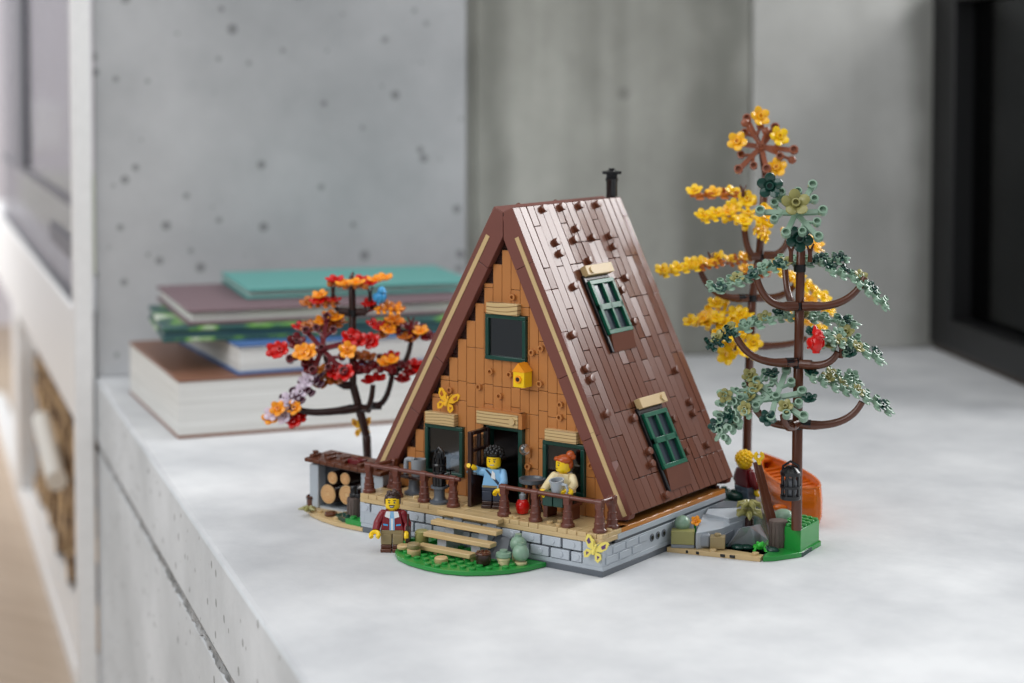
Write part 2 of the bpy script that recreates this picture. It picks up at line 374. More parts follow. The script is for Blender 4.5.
# side brick pattern and vents
for i, (ya, yb, za, zb) in enumerate([(1.6, 3.5, 1.72, 2.3), (3.7, 5.6, 1.72, 2.3), (2.6, 4.5, 1.0, 1.6), (4.7, 6.2, 1.0, 1.6), (.5, 2.4, 1.0, 1.6), (5.8, 7.2, 1.72, 2.3)]):
    mb.box(-.05, .07, ya, yb, za, zb, 0)
for y in (8.0, 9.0, 10.0):
    mb.cyl((-.02, y, 1.75), (.05, y, 1.75), .36, .36, 14, 1); mb.cyl((.0, y, 1.75), (.09, y, 1.75), .2, .2, 12, 2)
part(mb, 'foundation', ['light_grey', 'dark_grey', 'black'], bevel=.06)
mb = MB()
xx = -W+2.2
for row, (za, zb, sh) in enumerate(((.96, 1.78, 0), (1.94, 2.74, 1.0))):
    x = -W+(.1 if row else 2.2)+sh*0
    x = -W+2.25 if row == 0 else -W+.15
    k0 = row
    while x < -.9:
        xe = min(x+(1.0 if k0 else 1.9), -.15 if row else -2.1); k0 = 0
        if xe-x > .5:
            mb.box(x, xe, -.02, .5, za, zb, 0)
            mb.cyl(((x+xe)/2+.1, -.02, (za+zb)/2), ((x+xe)/2+.1, -.09, (za+zb)/2), .27, .25, 12, 0)
        x = xe+.22
        if row == 0 and x > -2.2: break
part(mb, 'stone_course', 'stone_white', bevel=.2)
# ---- deck
mb = MB()
mb.box(-W, 0, 0, 5.2, 2.8, 3.2, 0)
x = -W
rd = random.Random(11)
while x < -.01:
    w = rd.choice((1, 2, 2, 1)); xe = min(0, x+w)
    mb.box(x+.03, xe-.03, 0, 1.0, 3.2, 3.6, 0); x = xe
for xr in range(27):
    if -W+xr*2 < -.5: mb.box(-W+xr*2+.03, min(-W+xr*2+1.97, -.02), 1.04, 5.2, 3.2, 3.6, 0)
for sx, sy in ((-23.4, .9), (-18.3, .8), (-15.6, 1.8), (-9.9, .8), (-9.3, .6), (-6.0, 1.0), (-4.9, .8), (-.4, 1.6), (-21.2, 1.6), (-17.2, 2.4), (-5.5, 1.9)): mb.stud(sx, sy, 3.58, 0)
mb.box(-1.9, 0, 3.0, D, 3.2, 3.6, 1)
for y in range(4, 20, 2): mb.box(-1.86, -.02, y+.04, y+1.96, 3.56, 3.64, 1)
mb.box(-W, -W+1.9, 3.0, D, 3.2, 3.6, 1)
part(mb, 'deck', ['tan', 'orange_tan'], bevel=.05)
mb = MB(); mb.box(-W+.5, -.5, 5, D-.4, 2.9, 3.3)
part(mb, 'interior_floor', 'dark_brown')
# ---- roof
dn = Vector((.4376, 0, -.8992)).normalized(); RL = 28.77; Y0, Y1 = 4.185, 22.27; RS = Y1-Y0
DNS = {1: dn, -1: Vector((-.490, 0, -.8716)).normalized()}
def roofM(side):
    A = Vector((XC+side*1.025, Y0, 30.42)); d = DNS[side]; nrm = Vector((side*-d.z, 0, side*d.x))
    return Matrix(((0, d.x, nrm.x, A.x), (1, d.y, nrm.y, A.y), (0, d.z, nrm.z, A.z), (0, 0, 0, 1)))   # (s, t, h)
H2 = 2.15
bumps = [(.47,4.4),(.47,7.4),(.5,10.45),(.55,13.4),(2.68,8.4),(3.75,4.4),(3.75,7.4),(3.75,10.45),(3.8,13.35),(4.85,4.35),(4.9,13.3),(5.9,8.4),(8.1,4.45),(8.1,13.25),(9.2,11.7),
         (12.4,1.4),(15.6,1.43),(16.6,1.5),(19.9,1.75),(20.9,5.55),(12.4,11.6),(17.7,15.4),(20.9,15.6),(22.0,15.4),(22.0,11.75),(25.15,15.6),(25.15,11.75),(24.1,5.9),(25.2,5.55),(28.2,5.95)]
bm = MB(); bm.lathe([(.34, -.05), (.36, .0), (.36, .36), (.33, .42), (.2, .43)], n=14)
bproto = None
for side in (1, -1):
    M = roofM(side); mb = MB()
    mb.box(.02, RS-.02, 0.0, RL, -1.3, -.3, 1, M)
    rt_ = random.Random(5+side)
    ncol = 17; cw = RS/ncol
    for c in range(ncol):
        cuts = [0]; t = 0
        while t < RL-.1:
            step = rt_.choice((4, 4, 6, 6, 8, 2)); t = min(t+step+(.0), RL)
            if RL-t < 1.2: t = RL
            cuts.append(t)
        for a, b in zip(cuts, cuts[1:]):
            x0, x1, q0, q1, hh = c*cw+.025, (c+1)*cw-.025, a+.025, b-.025, rt_.uniform(-.01, .01)
            e1, e2 = rt_.uniform(-.022, .022), rt_.uniform(-.03, .03)
            mb.add([(x0,q0,-.3),(x1,q0,-.3),(x1,q1,-.3),(x0,q1,-.3),(x0,q0,hh-e1-e2),(x1,q0,hh+e1-e2),(x1,q1,hh+e1+e2),(x0,q1,hh-e1+e2)],
                   [(0,3,2,1),(4,5,6,7),(0,1,5,4),(1,2,6,5),(2,3,7,6),(3,0,4,7)], 0, M)
    rp = part(mb, 'roof_panel', ['roof_brown', 'dark_brown'], bevel=.035)
    for t, s in (bumps if side == 1 else bumps[::2]):
        o = None
        if bproto is None: o = bproto = bm.build('roof_stud', 'roof_brown', cabin)
        else: o = copy(bproto, cabin)
        p = M @ Vector((s, t, 0))-Vector(OFF)
        o.location = p*S; o.rotation_euler = basis(M.to_3x3() @ Vector((0,0,1))).to_euler()
    # barge boards: front face built in segments, tan strip let into it
    def xz(t, h): 
        q = M @ Vector((0, t, h)); return (q.x, q.z)
    PM = lambda y: Matrix(((1,0,0,0),(0,0,-1,y),(0,1,0,0),(0,0,0,1)))      # poly (x,z) extruded towards -y
    ctr_x = XC+side*.03
    def inner_t_at_center():  # where the inner edge meets the centre line
        q0 = M @ Vector((0, 0, -H2)); return (ctr_x-q0.x)/DNS[side].x
    tin = inner_t_at_center()
    for yb, yf in ((Y0+.95, Y0), (Y1, Y1-.9)):
        mb = MB()
        cuts = [None, 5.2, 15.6, 21.4, RL+.15]
        prev = None
        for i, tc in enumerate(cuts):
            if tc is None: continue
            if i == 1:
                poly = [xz(0.0, -.02), (ctr_x, 29.93), (ctr_x, xz(tin, -H2)[1]), xz(tc-.02, -H2), xz(tc-.02, -.02)]
            elif i == len(cuts)-1:
                q = xz(RL-.3, -.02); zb = 3.75; q1 = xz(0, -H2); tb = (q1[1]-zb)/-DNS[side].z
                poly = [xz(prev+.02, -.02), xz(prev+.02, -H2), (q1[0]+DNS[side].x*tb, zb), (q[0]-side*.2, zb+.3), q]
            else:
                poly = [xz(prev+.02, -.02), xz(prev+.02, -H2), xz(tc-.02, -H2), xz(tc-.02, -.02)]
            mb.prism(poly, -(yb-Y0)+0, -(yf-Y0), 0, PM(Y0))
            prev = tc
        bb = part(mb, 'barge_board', ['barge_brown'], bevel=.04)
        if yf == Y0:
            mb = MB()
            for a, b in ((2.6, 13.4), (13.43, 21.0), (21.03, RL-.1)):
                mb.prism([xz(a, -.52), xz(a, -.95), xz(b, -.95), xz(b, -.52)], 0, .06, 0, PM(Y0))
            part(mb, 'trim_strip', 'tan', bb)
mb = MB(); mb.prism([(XC-1.02, 30.42), (XC, 29.98), (XC+1.02, 30.42), (XC+.6, 29.2), (XC-.6, 29.2)], .03, RS, 0, Matrix(((1,0,0,0),(0,0,1,Y0),(0,1,0,0),(0,0,0,1))))
part(mb, 'ridge_cap', 'barge_brown')
# roof windows
M = roofM(1)
for t0, s0, tl, tend in ((7.9, 6.5, 6.5, 14.75), (20.8, 6.75, 19.4, 28.0)):
    mb = MB(); wW = 4.0; wH = 5.25
    mb.box(s0, s0+wW, t0-.3, t0+wH, 0, .12, 1, M)
    fw = .42
    for a, b, c, d in ((s0, s0+wW, t0, t0+fw), (s0, s0+wW, t0+wH-fw, t0+wH), (s0, s0+wW, t0+wH/2-.28, t0+wH/2+.28), (s0, s0+fw, t0+fw, t0+wH-fw), (s0+wW-fw, s0+wW, t0+fw, t0+wH-fw), (s0+wW/2-.16, s0+wW/2+.16, t0+fw, t0+wH-fw)):
        mb.box(a, b, c, d, .1, .55, 0, M)
    mb.box(s0-.35, s0-.02, t0-.6, tend, 0, .3, 1, M)  # black strip stands in for the shaded side of the window block
    wo = part(mb, 'skylight', ['window_green', 'black'], bevel=.04)
    MB().box(s0+.1, s0+wW-.1, t0+.1, t0+wH-.1, .14, .24, 0, M).build('pane', 'pane_dark', wo, off=OFF)
    mb = MB(); mb.box(s0-.1, s0+4.35, tl, tl+.95, .1, .75, 0, M); mb.box(s0-.1, s0+4.0, tl+.95, tl+1.3, 0, .2, 1, M)
    lm = part(mb, 'lintel', ['tan', 'dark_brown'], wo, bevel=.05)
    q = .75 if t0 < 10 else 3.7
    MB().lathe([(.34, 0), (.34, .2)], (0,0,0), 12, 0, M @ Matrix.Translation((s0+q, tl+.5, .7))).build('lintel_stud', 'tan', lm, off=OFF)
    vs = [(s0+.2, t0+wH, .5), (s0+wW-.1, t0+wH, .5), (s0+wW-.1, tend, .1), (s0+.2, tend, .1), (s0+.2, t0+wH, 0), (s0+wW-.1, t0+wH, 0), (s0+wW-.1, tend, 0), (s0+.2, tend, 0)]
    mb = MB(); mb.add(vs, [(0,1,2,3),(7,6,5,4),(0,4,5,1),(1,5,6,2),(2,6,7,3),(3,7,4,0)], 0, M); part(mb, 'sill', 'roof_brown', wo)
# chimney
mb = MB(); px, py = XC+.45, 21.55
mb.lathe([(.75, 29), (.75, 29.8), (.55, 29.85), (.55, 31.9), (.62, 32.0), (.62, 32.25), (.55, 32.3), (.55, 32.6), (.95, 32.65), (.95, 32.9), (.45, 33.0), (.3, 33.05), (.3, 33.2)], (px, py, 0), 16)
part(mb, 'chimney', 'black')
# ---- front wall
YW = 4.7
def rect_minus(r, h):
    x0, x1, z0, z1 = r; a0, a1, c0, c1 = h
    if a1 <= x0 or a0 >= x1 or c1 <= z0 or c0 >= z1: return [r]
    out = []
    if z1 > c1: out.append((x0, x1, c1, z1))
    if z0 < c0: out.append((x0, x1, z0, c0))
    zz0, zz1 = max(z0, c0), min(z1, c1)
    if x0 < a0: out.append((x0, a0, zz0, zz1))
    if x1 > a1: out.append((a1, x1, zz0, zz1))
    return out
holes = [(-15.47, -11.0, 16.55, 20.7), (-22.45, -18.05, 5.3, 9.95), (-15.7, -11.3, 3.6, 10.65), (-9.15, -4.75, 5.3, 9.9)]
mb = MB()
zin = lambda x, h=1.35: (30.42-(x-XC-1.025)*2.055-h/.4376) if x > XC else (30.42-(XC-x-1.025)*1.779-h/.490)   # inner line of the slope at depth h
rows_a = [3.6, 7.1, 11.95, 14.1, 17.4, 21.5, 26.5]; rows_b = [3.6, 9.0, 12.4, 14.2, 18.6, 23.0, 28]
for c in range(27):
    xa = XC-14.5+c; xb = xa+1
    left = xb < XC+.1
    ztop = zin(xa, 2.15) if left else zin(xb, 1.5)
    rows = rows_a if c % 3 else rows_b
    for a, b in zip(rows, rows[1:]):
        b = min(b, ztop)
        if b-a < .25: continue
        rs = [(xa, xb, a, b)]
        for h in holes: rs = [q for r in rs for q in rect_minus(r, h)]
        for r in rs:
            if r[1]-r[0] > .12 and r[3]-r[2] > .12: mb.box(r[0]+.022, r[1]-.022, YW, YW+.5, r[2]+.022, r[3]-.022, 0)
for (x0, x1, z0, z1) in [(XC-13, XC+13, 3.6, 5.1)]:
    rs = [(x0, x1, z0, z1)]
# dark backing that closes the gaps, with the openings left free
rs = []
z = 3.6
while z < 27:
    hw = (30.42-(z+.5)-1.2/.4376)/2.055+1.025
    hl = (30.42-(z+.5)-1.2/.49)/1.779+1.025
    if hw > .1: rs.append((XC-hl, XC+hw, z, z+.5))
    z += .5
for r in rs:
    qs = [r]
    for h in holes: qs = [q for k in qs for q in rect_minus(k, h)]
    for q in qs: mb.box(q[0], q[1], YW+.3, YW+.7, q[2], q[3], 1)
part(mb, 'front_wall', ['nougat', 'dark_brown'], bevel=.035)
mb = MB()
z = 3.3
while z < 27.5:
    hw = (30.42-(z+.5)-1.2/.4376)/2.055+1.025
    hl = (30.42-(z+.5)-1.2/.49)/1.779+1.025
    if hw > .1: mb.box(XC-hl, XC+hw, Y1-1.6, Y1-1.0, z, z+.5)
    z += .5
part(mb, 'rear_wall', 'dark_brown')
def stud_mesh(): return MB().lathe([(.30, -.02), (.30, .32), (.17, .33), (.16, .12)], n=12)
sp = None
for x, z in [(-19.6,13.27),(-14.96,15.42),(-12.84,15.35),(-13.96,13.29),(-16.28,13.89),(-12.5,22.36),(-10.4,17.56),(-9.4,18.0),(-9.55,14.84),(-7.35,13.2),(-7.4,12.07),(-10.8,7.27),(-4.1,8.2),(-17.5,6.5)]:
    o = sp if sp is None else copy(sp, cabin)
    if sp is None: o = sp = stud_mesh().build('wall_stud', 'nougat', cabin)
    o.location = (Vector((x, YW, z))-Vector(OFF))*S; o.rotation_euler = (PI/2, 0, 0)
# windows
def front_window(x0, x1, z0, z1, lx0, lx1, lz0, lz1, stud):
    mb = MB(); f = .38
    for a, b, c, d in ((x0, x1, z0, z0+f), (x0, x1, z1-f, z1), (x0, x0+f, z0+f, z1-f), (x1-f, x1, z0+f, z1-f)): mb.box(a, b, YW-.35, YW+.6, c, d)
    w = part(mb, 'window', 'dark_green', bevel=.06)
    MB().box(x0+.1, x1-.1, YW-.12, YW-.02, z0+.1, z1-.1).build('pane', 'window_glass', w, off=OFF)
    l = part(MB().box(lx0, lx1, YW-.6, YW+.3, lz0, lz1), 'lintel', 'wood_print', w, bevel=.06)
    return w
front_window(-15.47, -11.0, 16.55, 20.7, -15.15, -11.7, 20.72, 21.78, 0)
front_window(-22.45, -18.05, 5.3, 9.95, -22.2, -18.8, 9.98, 11.1, 0)
front_window(-9.15, -4.75, 5.3, 9.9, -8.75, -5.4, 9.95, 10.98, 0)
# doorway
mb = MB()
mb.box(-15.7, -15.3, YW-.3, YW+.9, 3.6, 10.62); mb.box(-11.7, -11.25, YW-.5, YW+.9, 3.6, 10.62); mb.box(-15.7, -11.25, YW-.3, YW+.9, 10.25, 10.62)
dfm = part(mb, 'door_frame', 'dark_green', bevel=.06)
mb = MB(); mb.box(-16.15, -11.55, YW-.75, YW+.3, 10.64, 11.85, 0); part(mb, 'lintel', 'wood_print', dfm, bevel=.06)
mb = MB(); mb.box(-16.2, -11.15, YW-.75, YW+.3, 11.87, 12.05); mb.box(-11.5, -11.1, YW-.7, YW+.3, 10.64, 12.05); part(mb, 'door_canopy', 'nougat', dfm)
part(MB().cyl((-12.1, YW-.74, 11.25), (-12.1, YW-.95, 11.25), .32, .32, 12), 'lintel_stud', 'tan', dfm)
dx, dy = (-15.1+15.2), (1.5-4.55); dl = math.hypot(dx, dy)
DM = Matrix.Translation((-15.2, 4.55, 3.65)) @ Matrix.Rotation(math.atan2(dy, dx), 4, 'Z')
mb = MB(); ww = .4
mb.box(0, dl, -.2, .2, 0, 3.5, 0, DM)
for a, b, c, d in ((0, ww, 3.4, 6.75), (dl-ww, dl, 3.4, 6.75), (ww, dl-ww, 6.4, 6.75), (ww, dl-ww, 4.85, 5.1), (dl/2-.12, dl/2+.12, 3.4, 6.4)): mb.box(a, b, -.2, .2, c, d, 0, DM)
door = part(mb, 'door', 'dark_brown', bevel=.05)
MB().box(.3, dl-.3, -.05, .05, 3.3, 6.2, 0, DM).build('pane', 'clear_globe', door, off=OFF)
MB().cyl((dl-.4, -.5, 3.0), (dl-.4, .5, 3.0), .14, .14, 10, 0, DM).build('door_handle', 'dark_grey', door, off=OFF)
# things seen inside the doorway
mb = MB(); mb.cyl((-12.6, 8.5, 3.3), (-12.6, 8.5, 8.9), .14, .14, 10); mb.cyl((-13.6, 8.5, 8.6), (-11.6, 8.5, 9.2), .12, .12, 8); mb.ell((-12.6, 8.5, 9.1), (.3, .3, .35)); mb.lathe([(.8, 3.3), (.8, 3.45), (.3, 3.6)], (-12.6, 8.5, 0))
tag(mb.build('coat_stand', 'mid_grey'), 'grey coat stand with short arms inside the dark doorway', 'coat stand')
# lamp globe
mb = MB(); mb.cyl((-10.8, YW+.05, 8.8), (-10.8, YW-.35, 8.8), .3, .3, 12, 0); mb.box(-11.05, -10.55, YW-.2, YW, 8.1, 8.8, 0)
lp = part(mb, 'wall_lamp', 'nougat')
part(MB().ell((-10.8, YW-.75, 8.92), .52), 'globe', 'clear_globe', lp)
# ---- railings
def railing(pts, rail):
    mb = MB(); mb.tube(rail, .2, 10)
    r = part(mb, 'railing', 'rail_brown')
    for x, y, h in pts:
        m2 = MB(); m2.lathe([(.62, 3.6), (.62, 3.85), (.5, 3.95), (.47, 4.3), (.52, 4.36), (.44, 4.42), (.42, 4.9), (.46, 4.95), (.36, 5.0), (.34, h-.35)], (x, y, 0), 14)
        m2.box(x-.3, x+.3, y-.3, y+.3, h-.5, h+.05); m2.cyl((x-.34, y, h+.12), (x+.34, y, h+.12), .3, .3, 12)
        part(m2, 'railing_post', 'rail_brown', r, bevel=.03)
railing([(-26.2, .85, 6.0), (-22.9, .85, 6.0), (-19.7, .85, 6.0), (-16.4, .85, 6.0)], [(-26.4, .8, 6.15), (-15.6, .8, 6.15)])
railing([(-10.75, .8, 6.0), (-7.4, .8, 6.0), (-4.05, .8, 6.0), (-.8, .8, 6.0)], [(-11.2, .75, 6.15), (-.7, .75, 6.15)])
railing([(-.75, 2.7, 6.0)], [(-.75, .8, 6.15), (-.75, 3.2, 6.15)])
railing([(-25.5, 3.5, 6.0)], [(-25.6, .8, 6.15), (-25.6, 4.0, 6.15)])
# ---- stairs
sroot = None
stair = None
for x in (-15.2, -11.5):
    mb = MB(); mb.box(x-.5, x+.5, -.1, 1, .4, 3.2, 0); mb.box(x-.5, x+.5, -1.3, -.1, .4, 2.55, 0); mb.box(x-.5, x+.5, -2.4, -1.3, .4, 1.7, 0); mb.box(x-.5, x+.5, -3.5, -2.4, .4, .85, 1)
    if stair is None: stair = bpy.data.objects.new('staircase', None); COL.objects.link(stair); stair.parent = cabin
    part(mb, 'stringer', ['stone_white', 'tan'], stair, bevel=.04)
for x0, x1, y0, y1, z in ((-16.9, -10.2, -.9, .0, 3.6), (-16.8, -9.6, -1.95, -.95, 2.9), (-16.8, -9.5, -3.0, -2.0, 2.05), (-16.8, -10.9, -4.05, -3.05, 1.15)):
    part(MB().box(x0, x1, y0, y1, z-.4, z), 'tread', 'tan', stair, bevel=.06)
# ---- grass plate in front
def ground_plate(poly, z0, z1): return MB().prism(poly, z0, z1)
poly = [(-19.6,.0),(-19.4,-3.2),(-18.6,-4.7),(-17.4,-5.8),(-15.6,-6.6),(-13.4,-7.0),(-11.4,-7.0),(-9.6,-6.4),(-8.2,-5.3),(-7.0,-3.9),(-6.2,-2.2),(-5.7,.0)]
mb = MB(); mb.prism(poly, .06, .42, 0)
mb.prism([(x*.985-.19, y*.97) for x, y in poly], 0, .1, 1)
inside = lambda x, y, P: sum(((P[i][1] > y) != (P[(i+1) % len(P)][1] > y)) and (x < (P[(i+1) % len(P)][0]-P[i][0])*(y-P[i][1])/(P[(i+1) % len(P)][1]-P[i][1])+P[i][0]) for i in range(len(P))) % 2 == 1
for i in range(-20, -5):
    for j in range(-7, 0):
        x, y = i+.5, j+.5
        if all(inside(x+a, y+b, poly) for a in (-.4, .4) for b in (-.4, .4)) and not (-10 < x < -6 and y > -2): mb.stud(x, y, .4, 0)
mb.prism([(-19.2,-3.5),(-17.2,-3.5),(-17.2,-.1),(-19.2,-.1)], .42, .8, 2)
for x, y in ((-18.7, -3), (-17.7, -3), (-18.7, -2), (-17.7, -2), (-18.7, -1)): mb.stud(x, y, .8, 2)
lawn = part(mb, 'lawn_plate', ['green', 'dark_green', 'green'], bevel=.03)
for x, y, z, h in ((-18.1, -4.1, .6, .35), (-16.4, -4.8, .42, .6), (-16.4, -4.8, 1.05, .45), (-13.0, -5.3, .42, .5), (-18.3, -1.4, 1.0, .5), (-17.4, -2.4, .8, 1.2)):
    part(MB().lathe([(.55, z), (.6, z+.06), (.6, z+h-.1), (.5, z+h)], (x, y, 0), 14), 'stepping_stone', 'olive' if h > .6 else 'dark_tan' if z > .7 else 'tan', lawn)
mb = MB(); pk = (-9.9, .0)
mb.add([(-11.5,-1.6,.42),(-10.2,-2.3,.42),(-8.9,-1.7,.42),(-8.7,0,.42),(-11.8,0,.42),(-10.9,-.5,1.9),(-10.0,-.6,2.1),(-9.5,0,2.0),(-10.9,0,2.1)],
       [(0,1,6,5),(1,2,7,6),(2,3,7),(4,0,5,8),(5,6,7,8),(3,4,8,7)])
part(mb, 'rock', 'dark_grey', lawn, angle=15)

# ================================================================== SMALL THINGS AROUND THE FRONT
def single(mb, name, mats, loc, label, cat, rz=0, group=None, **k):
    o = mb.build(name, mats, **k); o.location = Vector(loc)*S; o.rotation_euler.z = rz
    return tag(o, label, cat, group)
def pumpkin(loc, r, b, label, base='cream'):
    e = thing('pumpkin', loc, label, 'pumpkin', 0, 'sage green pumpkins on the lawn')
    MB().lathe([(.5, 0), (.55, .08), (.55, b), (.4, b+.05)], n=14).build('stand', base, e)
    mb = MB()
    prof = [(max(.03, r*math.sin(a)), .05+b+r-r*math.cos(a)) for a in [PI*i/10 for i in range(11)]]
    mb.lathe(prof, n=20); mb.build('shell', 'sand_green', e)
    MB().lathe([(.3, b+2*r-.08), (.3, b+2*r+.2)], n=12).build('stalk', 'sand_green', e)
pumpkin((-7.15, -1.75, .42), .74, .2, 'front sage green pumpkin on a cream stand by the stone foundation')
pumpkin((-8.05, -.85, .42), .74, .62, 'rear sage green pumpkin tucked against the grey rock')
e = thing('round_bush', (-8.35, -2.6, .42), 'flat sage green round plant on cream base beside the pumpkins', 'plant')
MB().lathe([(.5, 0), (.5, .35), (.58, .4), (.58, .6)], n=14).build('base', 'cream', e); MB().lathe([(.6, .6), (.7, .7), (.66, 1.0), (.34, 1.05), (.34, 1.25)], n=14).build('leaves', 'sand_green', e)
e = thing('fire_pot', (-9.65, -3.75, .42), 'dark brown fire pot with rusty rim on the lawn in front of the stairs', 'fire pot'); e.scale = (.8,)*3
MB().lathe([(.55, 0), (.75, .15), (.85, .6), (.85, 1.1), (.75, 1.2)], n=16).build('bowl', 'dark_brown', e)
mb = MB()
for k in range(8):
    a = k*PI/4; mb.cyl((.62*math.cos(a), .62*math.sin(a), 1.15), (.62*math.cos(a), .62*math.sin(a), 1.45), .2, .16, 8)
mb.lathe([(.8, 1.15), (.86, 1.25), (.8, 1.35), (.55, 1.3)], n=16); mb.build('rim', 'trunk_brown', e)

# deck furniture
e = thing('washstand', gz(415, 500, 3.6)+Vector((-1.6, 1.9, 0)), 'grey metal wash stand with curved tap and cup at the left end of the porch', 'wash stand')
MB().lathe([(.95, 0), (.95, .2), (.7, .3), (.55, .5), (.5, 1.3), (.7, 1.5)], n=16).build('foot', 'dark_grey', e)
MB().box(-1.3, 1.3, -.8, .8, 1.5, 1.75).build('board', 'dark_brown', e, bevel=.05)
MB().lathe([(.62, 1.75), (.66, 1.8), (.7, 3.3), (.6, 3.3), (.56, 2.0)], (.5, 0, 0), 16).build('cup', 'metal', e)
MB().tube([(.1, 0, 3.15), (-.7, 0, 3.15), (-.9, 0, 3.05), (-.95, 0, 2.7), (-.95, 0, 1.8)], .24, 10).build('tap', 'metal', e)
e = thing('stove', gz(438, 506, 3.6)+Vector((-.6, 1.0, 0)), 'black upright lantern stove on a grey pedestal below the left porch window', 'stove')
MB().lathe([(.9, 0), (.9, .2), (.6, .35), (.5, .6), (.5, 1.3), (.8, 1.4), (.8, 1.6)], n=16).build('pedestal', 'dark_grey', e)
mb = MB(); mb.lathe([(.6, 1.6), (.62, 2.9), (.5, 3.0), (.5, 3.5)], n=16)
for k in range(6):
    a = k*PI/3; mb.box(.55*math.cos(a)-.08, .55*math.cos(a)+.08, .55*math.sin(a)-.08, .55*math.sin(a)+.08, 1.6, 4.2)
mb.lathe([(.6, 3.4), (.66, 3.5), (.6, 3.65)], n=16)
mb.build('body', 'black', e)
mb = MB(); mb.tube([(-.45, 0, 4.1), (-.4, 0, 4.7), (0, 0, 5.05), (.4, 0, 4.7), (.45, 0, 4.1)], .14, 8); mb.lathe([(.5, 3.5), (.3, 4.3), (.3, 4.6)], n=12); mb.tube([(.5, 0, 2.6), (1.1, .1, 2.9), (1.2, .1, 2.2), (1.1, 0, 1.6)], .16, 8); mb.build('handle', 'black', e)
e = thing('camp_table', gz(531, 514, 3.6)+Vector((-.5, .9, 0)), 'small round table with grey dish top in front of the doorway', 'table')
MB().lathe([(.9, 2.5), (1.15, 2.6), (1.2, 2.95), (1.05, 2.95), (.95, 2.75), (.2, 2.72)], n=20).build('dish', 'dark_grey', e)
mb = MB()
for k in range(3):
    a = k*2.09+.3; mb.cyl((.9*math.cos(a), .9*math.sin(a), 0), (.35*math.cos(a), .35*math.sin(a), 2.6), .12, .12, 8)
mb.build('tripod', 'dark_brown', e)
e = thing('lantern', gz(526, 514, 3.6)+Vector((-.3, -.1, 0)), 'shiny red round lantern on the porch floor by the railing', 'lantern')
MB().lathe([(.3, 0), (.5, .1), (.62, .55), (.62, .85), (.45, 1.2), (.3, 1.3)], n=18).build('body', 'red', e)
MB().lathe([(.28, 1.3), (.3, 1.7), (.16, 1.8), (.14, 2.0)], n=12).build('cap', 'metal', e)
e = thing('bench', (-6.2, 3.2, 3.6), 'low reddish brown bench on the porch under the right window', 'bench')
MB().box(-1.7, 1.5, -.9, .9, 1.15, 1.45).build('seat', 'rail_brown', e, bevel=.05)
for x in (-1.3, 1.1): MB().box(x-.22, x+.22, -.75, .75, 0, 1.16).build('leg', 'rail_brown', e)
e = thing('birdhouse', (-11.05, YW-.85, 14.5), 'small yellow birdhouse with peaked roof on the plank wall', 'birdhouse')
MB().box(-.6, .6, -.45, .8, 0, 1.4).build('box', 'yellow', e, bevel=.05)
MB().prism([(-.68, 1.4), (.68, 1.4), (0, 2.2)], -.8, .5, 0, Matrix(((1,0,0,0),(0,0,-1,0),(0,1,0,0),(0,0,0,1)))).build('roof', 'light_orange', e)
mb = MB(); mb.cyl((0, -.44, .75), (0, -.6, .75), .34, .34, 14, 0); mb.cyl((0, -.58, .75), (0, -.63, .75), .2, .2, 12, 1); mb.build('entrance', ['light_orange', 'dark_brown'], e)

# butterflies
def butterfly(loc, n, roll, label, wing, mark, sc=1.0):
    e = thing('butterfly', loc, label, 'butterfly')
    e.rotation_euler = basis(n, roll).to_euler()
    for sx in (-1, 1):
        up = [(.08, .1), (.3, .75), (.75, 1.05), (1.0, .95), (.95, .45), (.6, .05), (.12, -.05)]; lo = [(.12, -.05), (.62, -.1), (.8, -.45), (.6, -.85), (.3, -.7), (.08, -.15)]
        mb = MB(); mb.prism([(sx*x*sc, y*sc) for x, y in up], 0, .12, 0); mb.prism([(sx*x*sc, y*sc) for x, y in lo], 0, .12, 0)
        mb.prism([(sx*x*sc, y*sc) for x, y in [(.45, .5), (.75, .85), (.85, .5), (.6, .3)]], .11, .15, 1); mb.prism([(sx*x*sc, y*sc) for x, y in [(.35, -.3), (.6, -.3), (.5, -.62)]], .11, .15, 1)
        mb.build('wing', [wing, mark], e, bevel=.03)
    mb = MB(); mb.cyl((0, -.35*sc, .1), (0, .35*sc, .1), .14*sc, .11*sc, 8); mb.ell((0, .4*sc, .12), .13*sc)
    for sx in (-1, 1): mb.cyl((0, .4*sc, .12), (sx*.3*sc, .85*sc, .2), .04, .03, 5)
    mb.build('body', wing, e)
butterfly((-19.75, YW-.4, 12.2), (.35, -1, .05), -.3, 'gold butterfly on the planks above the left porch window', 'gold', 'dark_orange', 1.05)
butterfly((-.65, -.22, 2.3), (.25, -1, .1), -.3, 'pale yellow butterfly with purple marks on the front corner of the stone foundation', 'pale_yellow', 'purple', 1.05)
butterfly(at(362, 428, 182), TOCAM+Vector((0,0,.2)), .1, 'gold butterfly clinging to the trunk of the red tree', 'gold', 'dark_orange', 1.0)

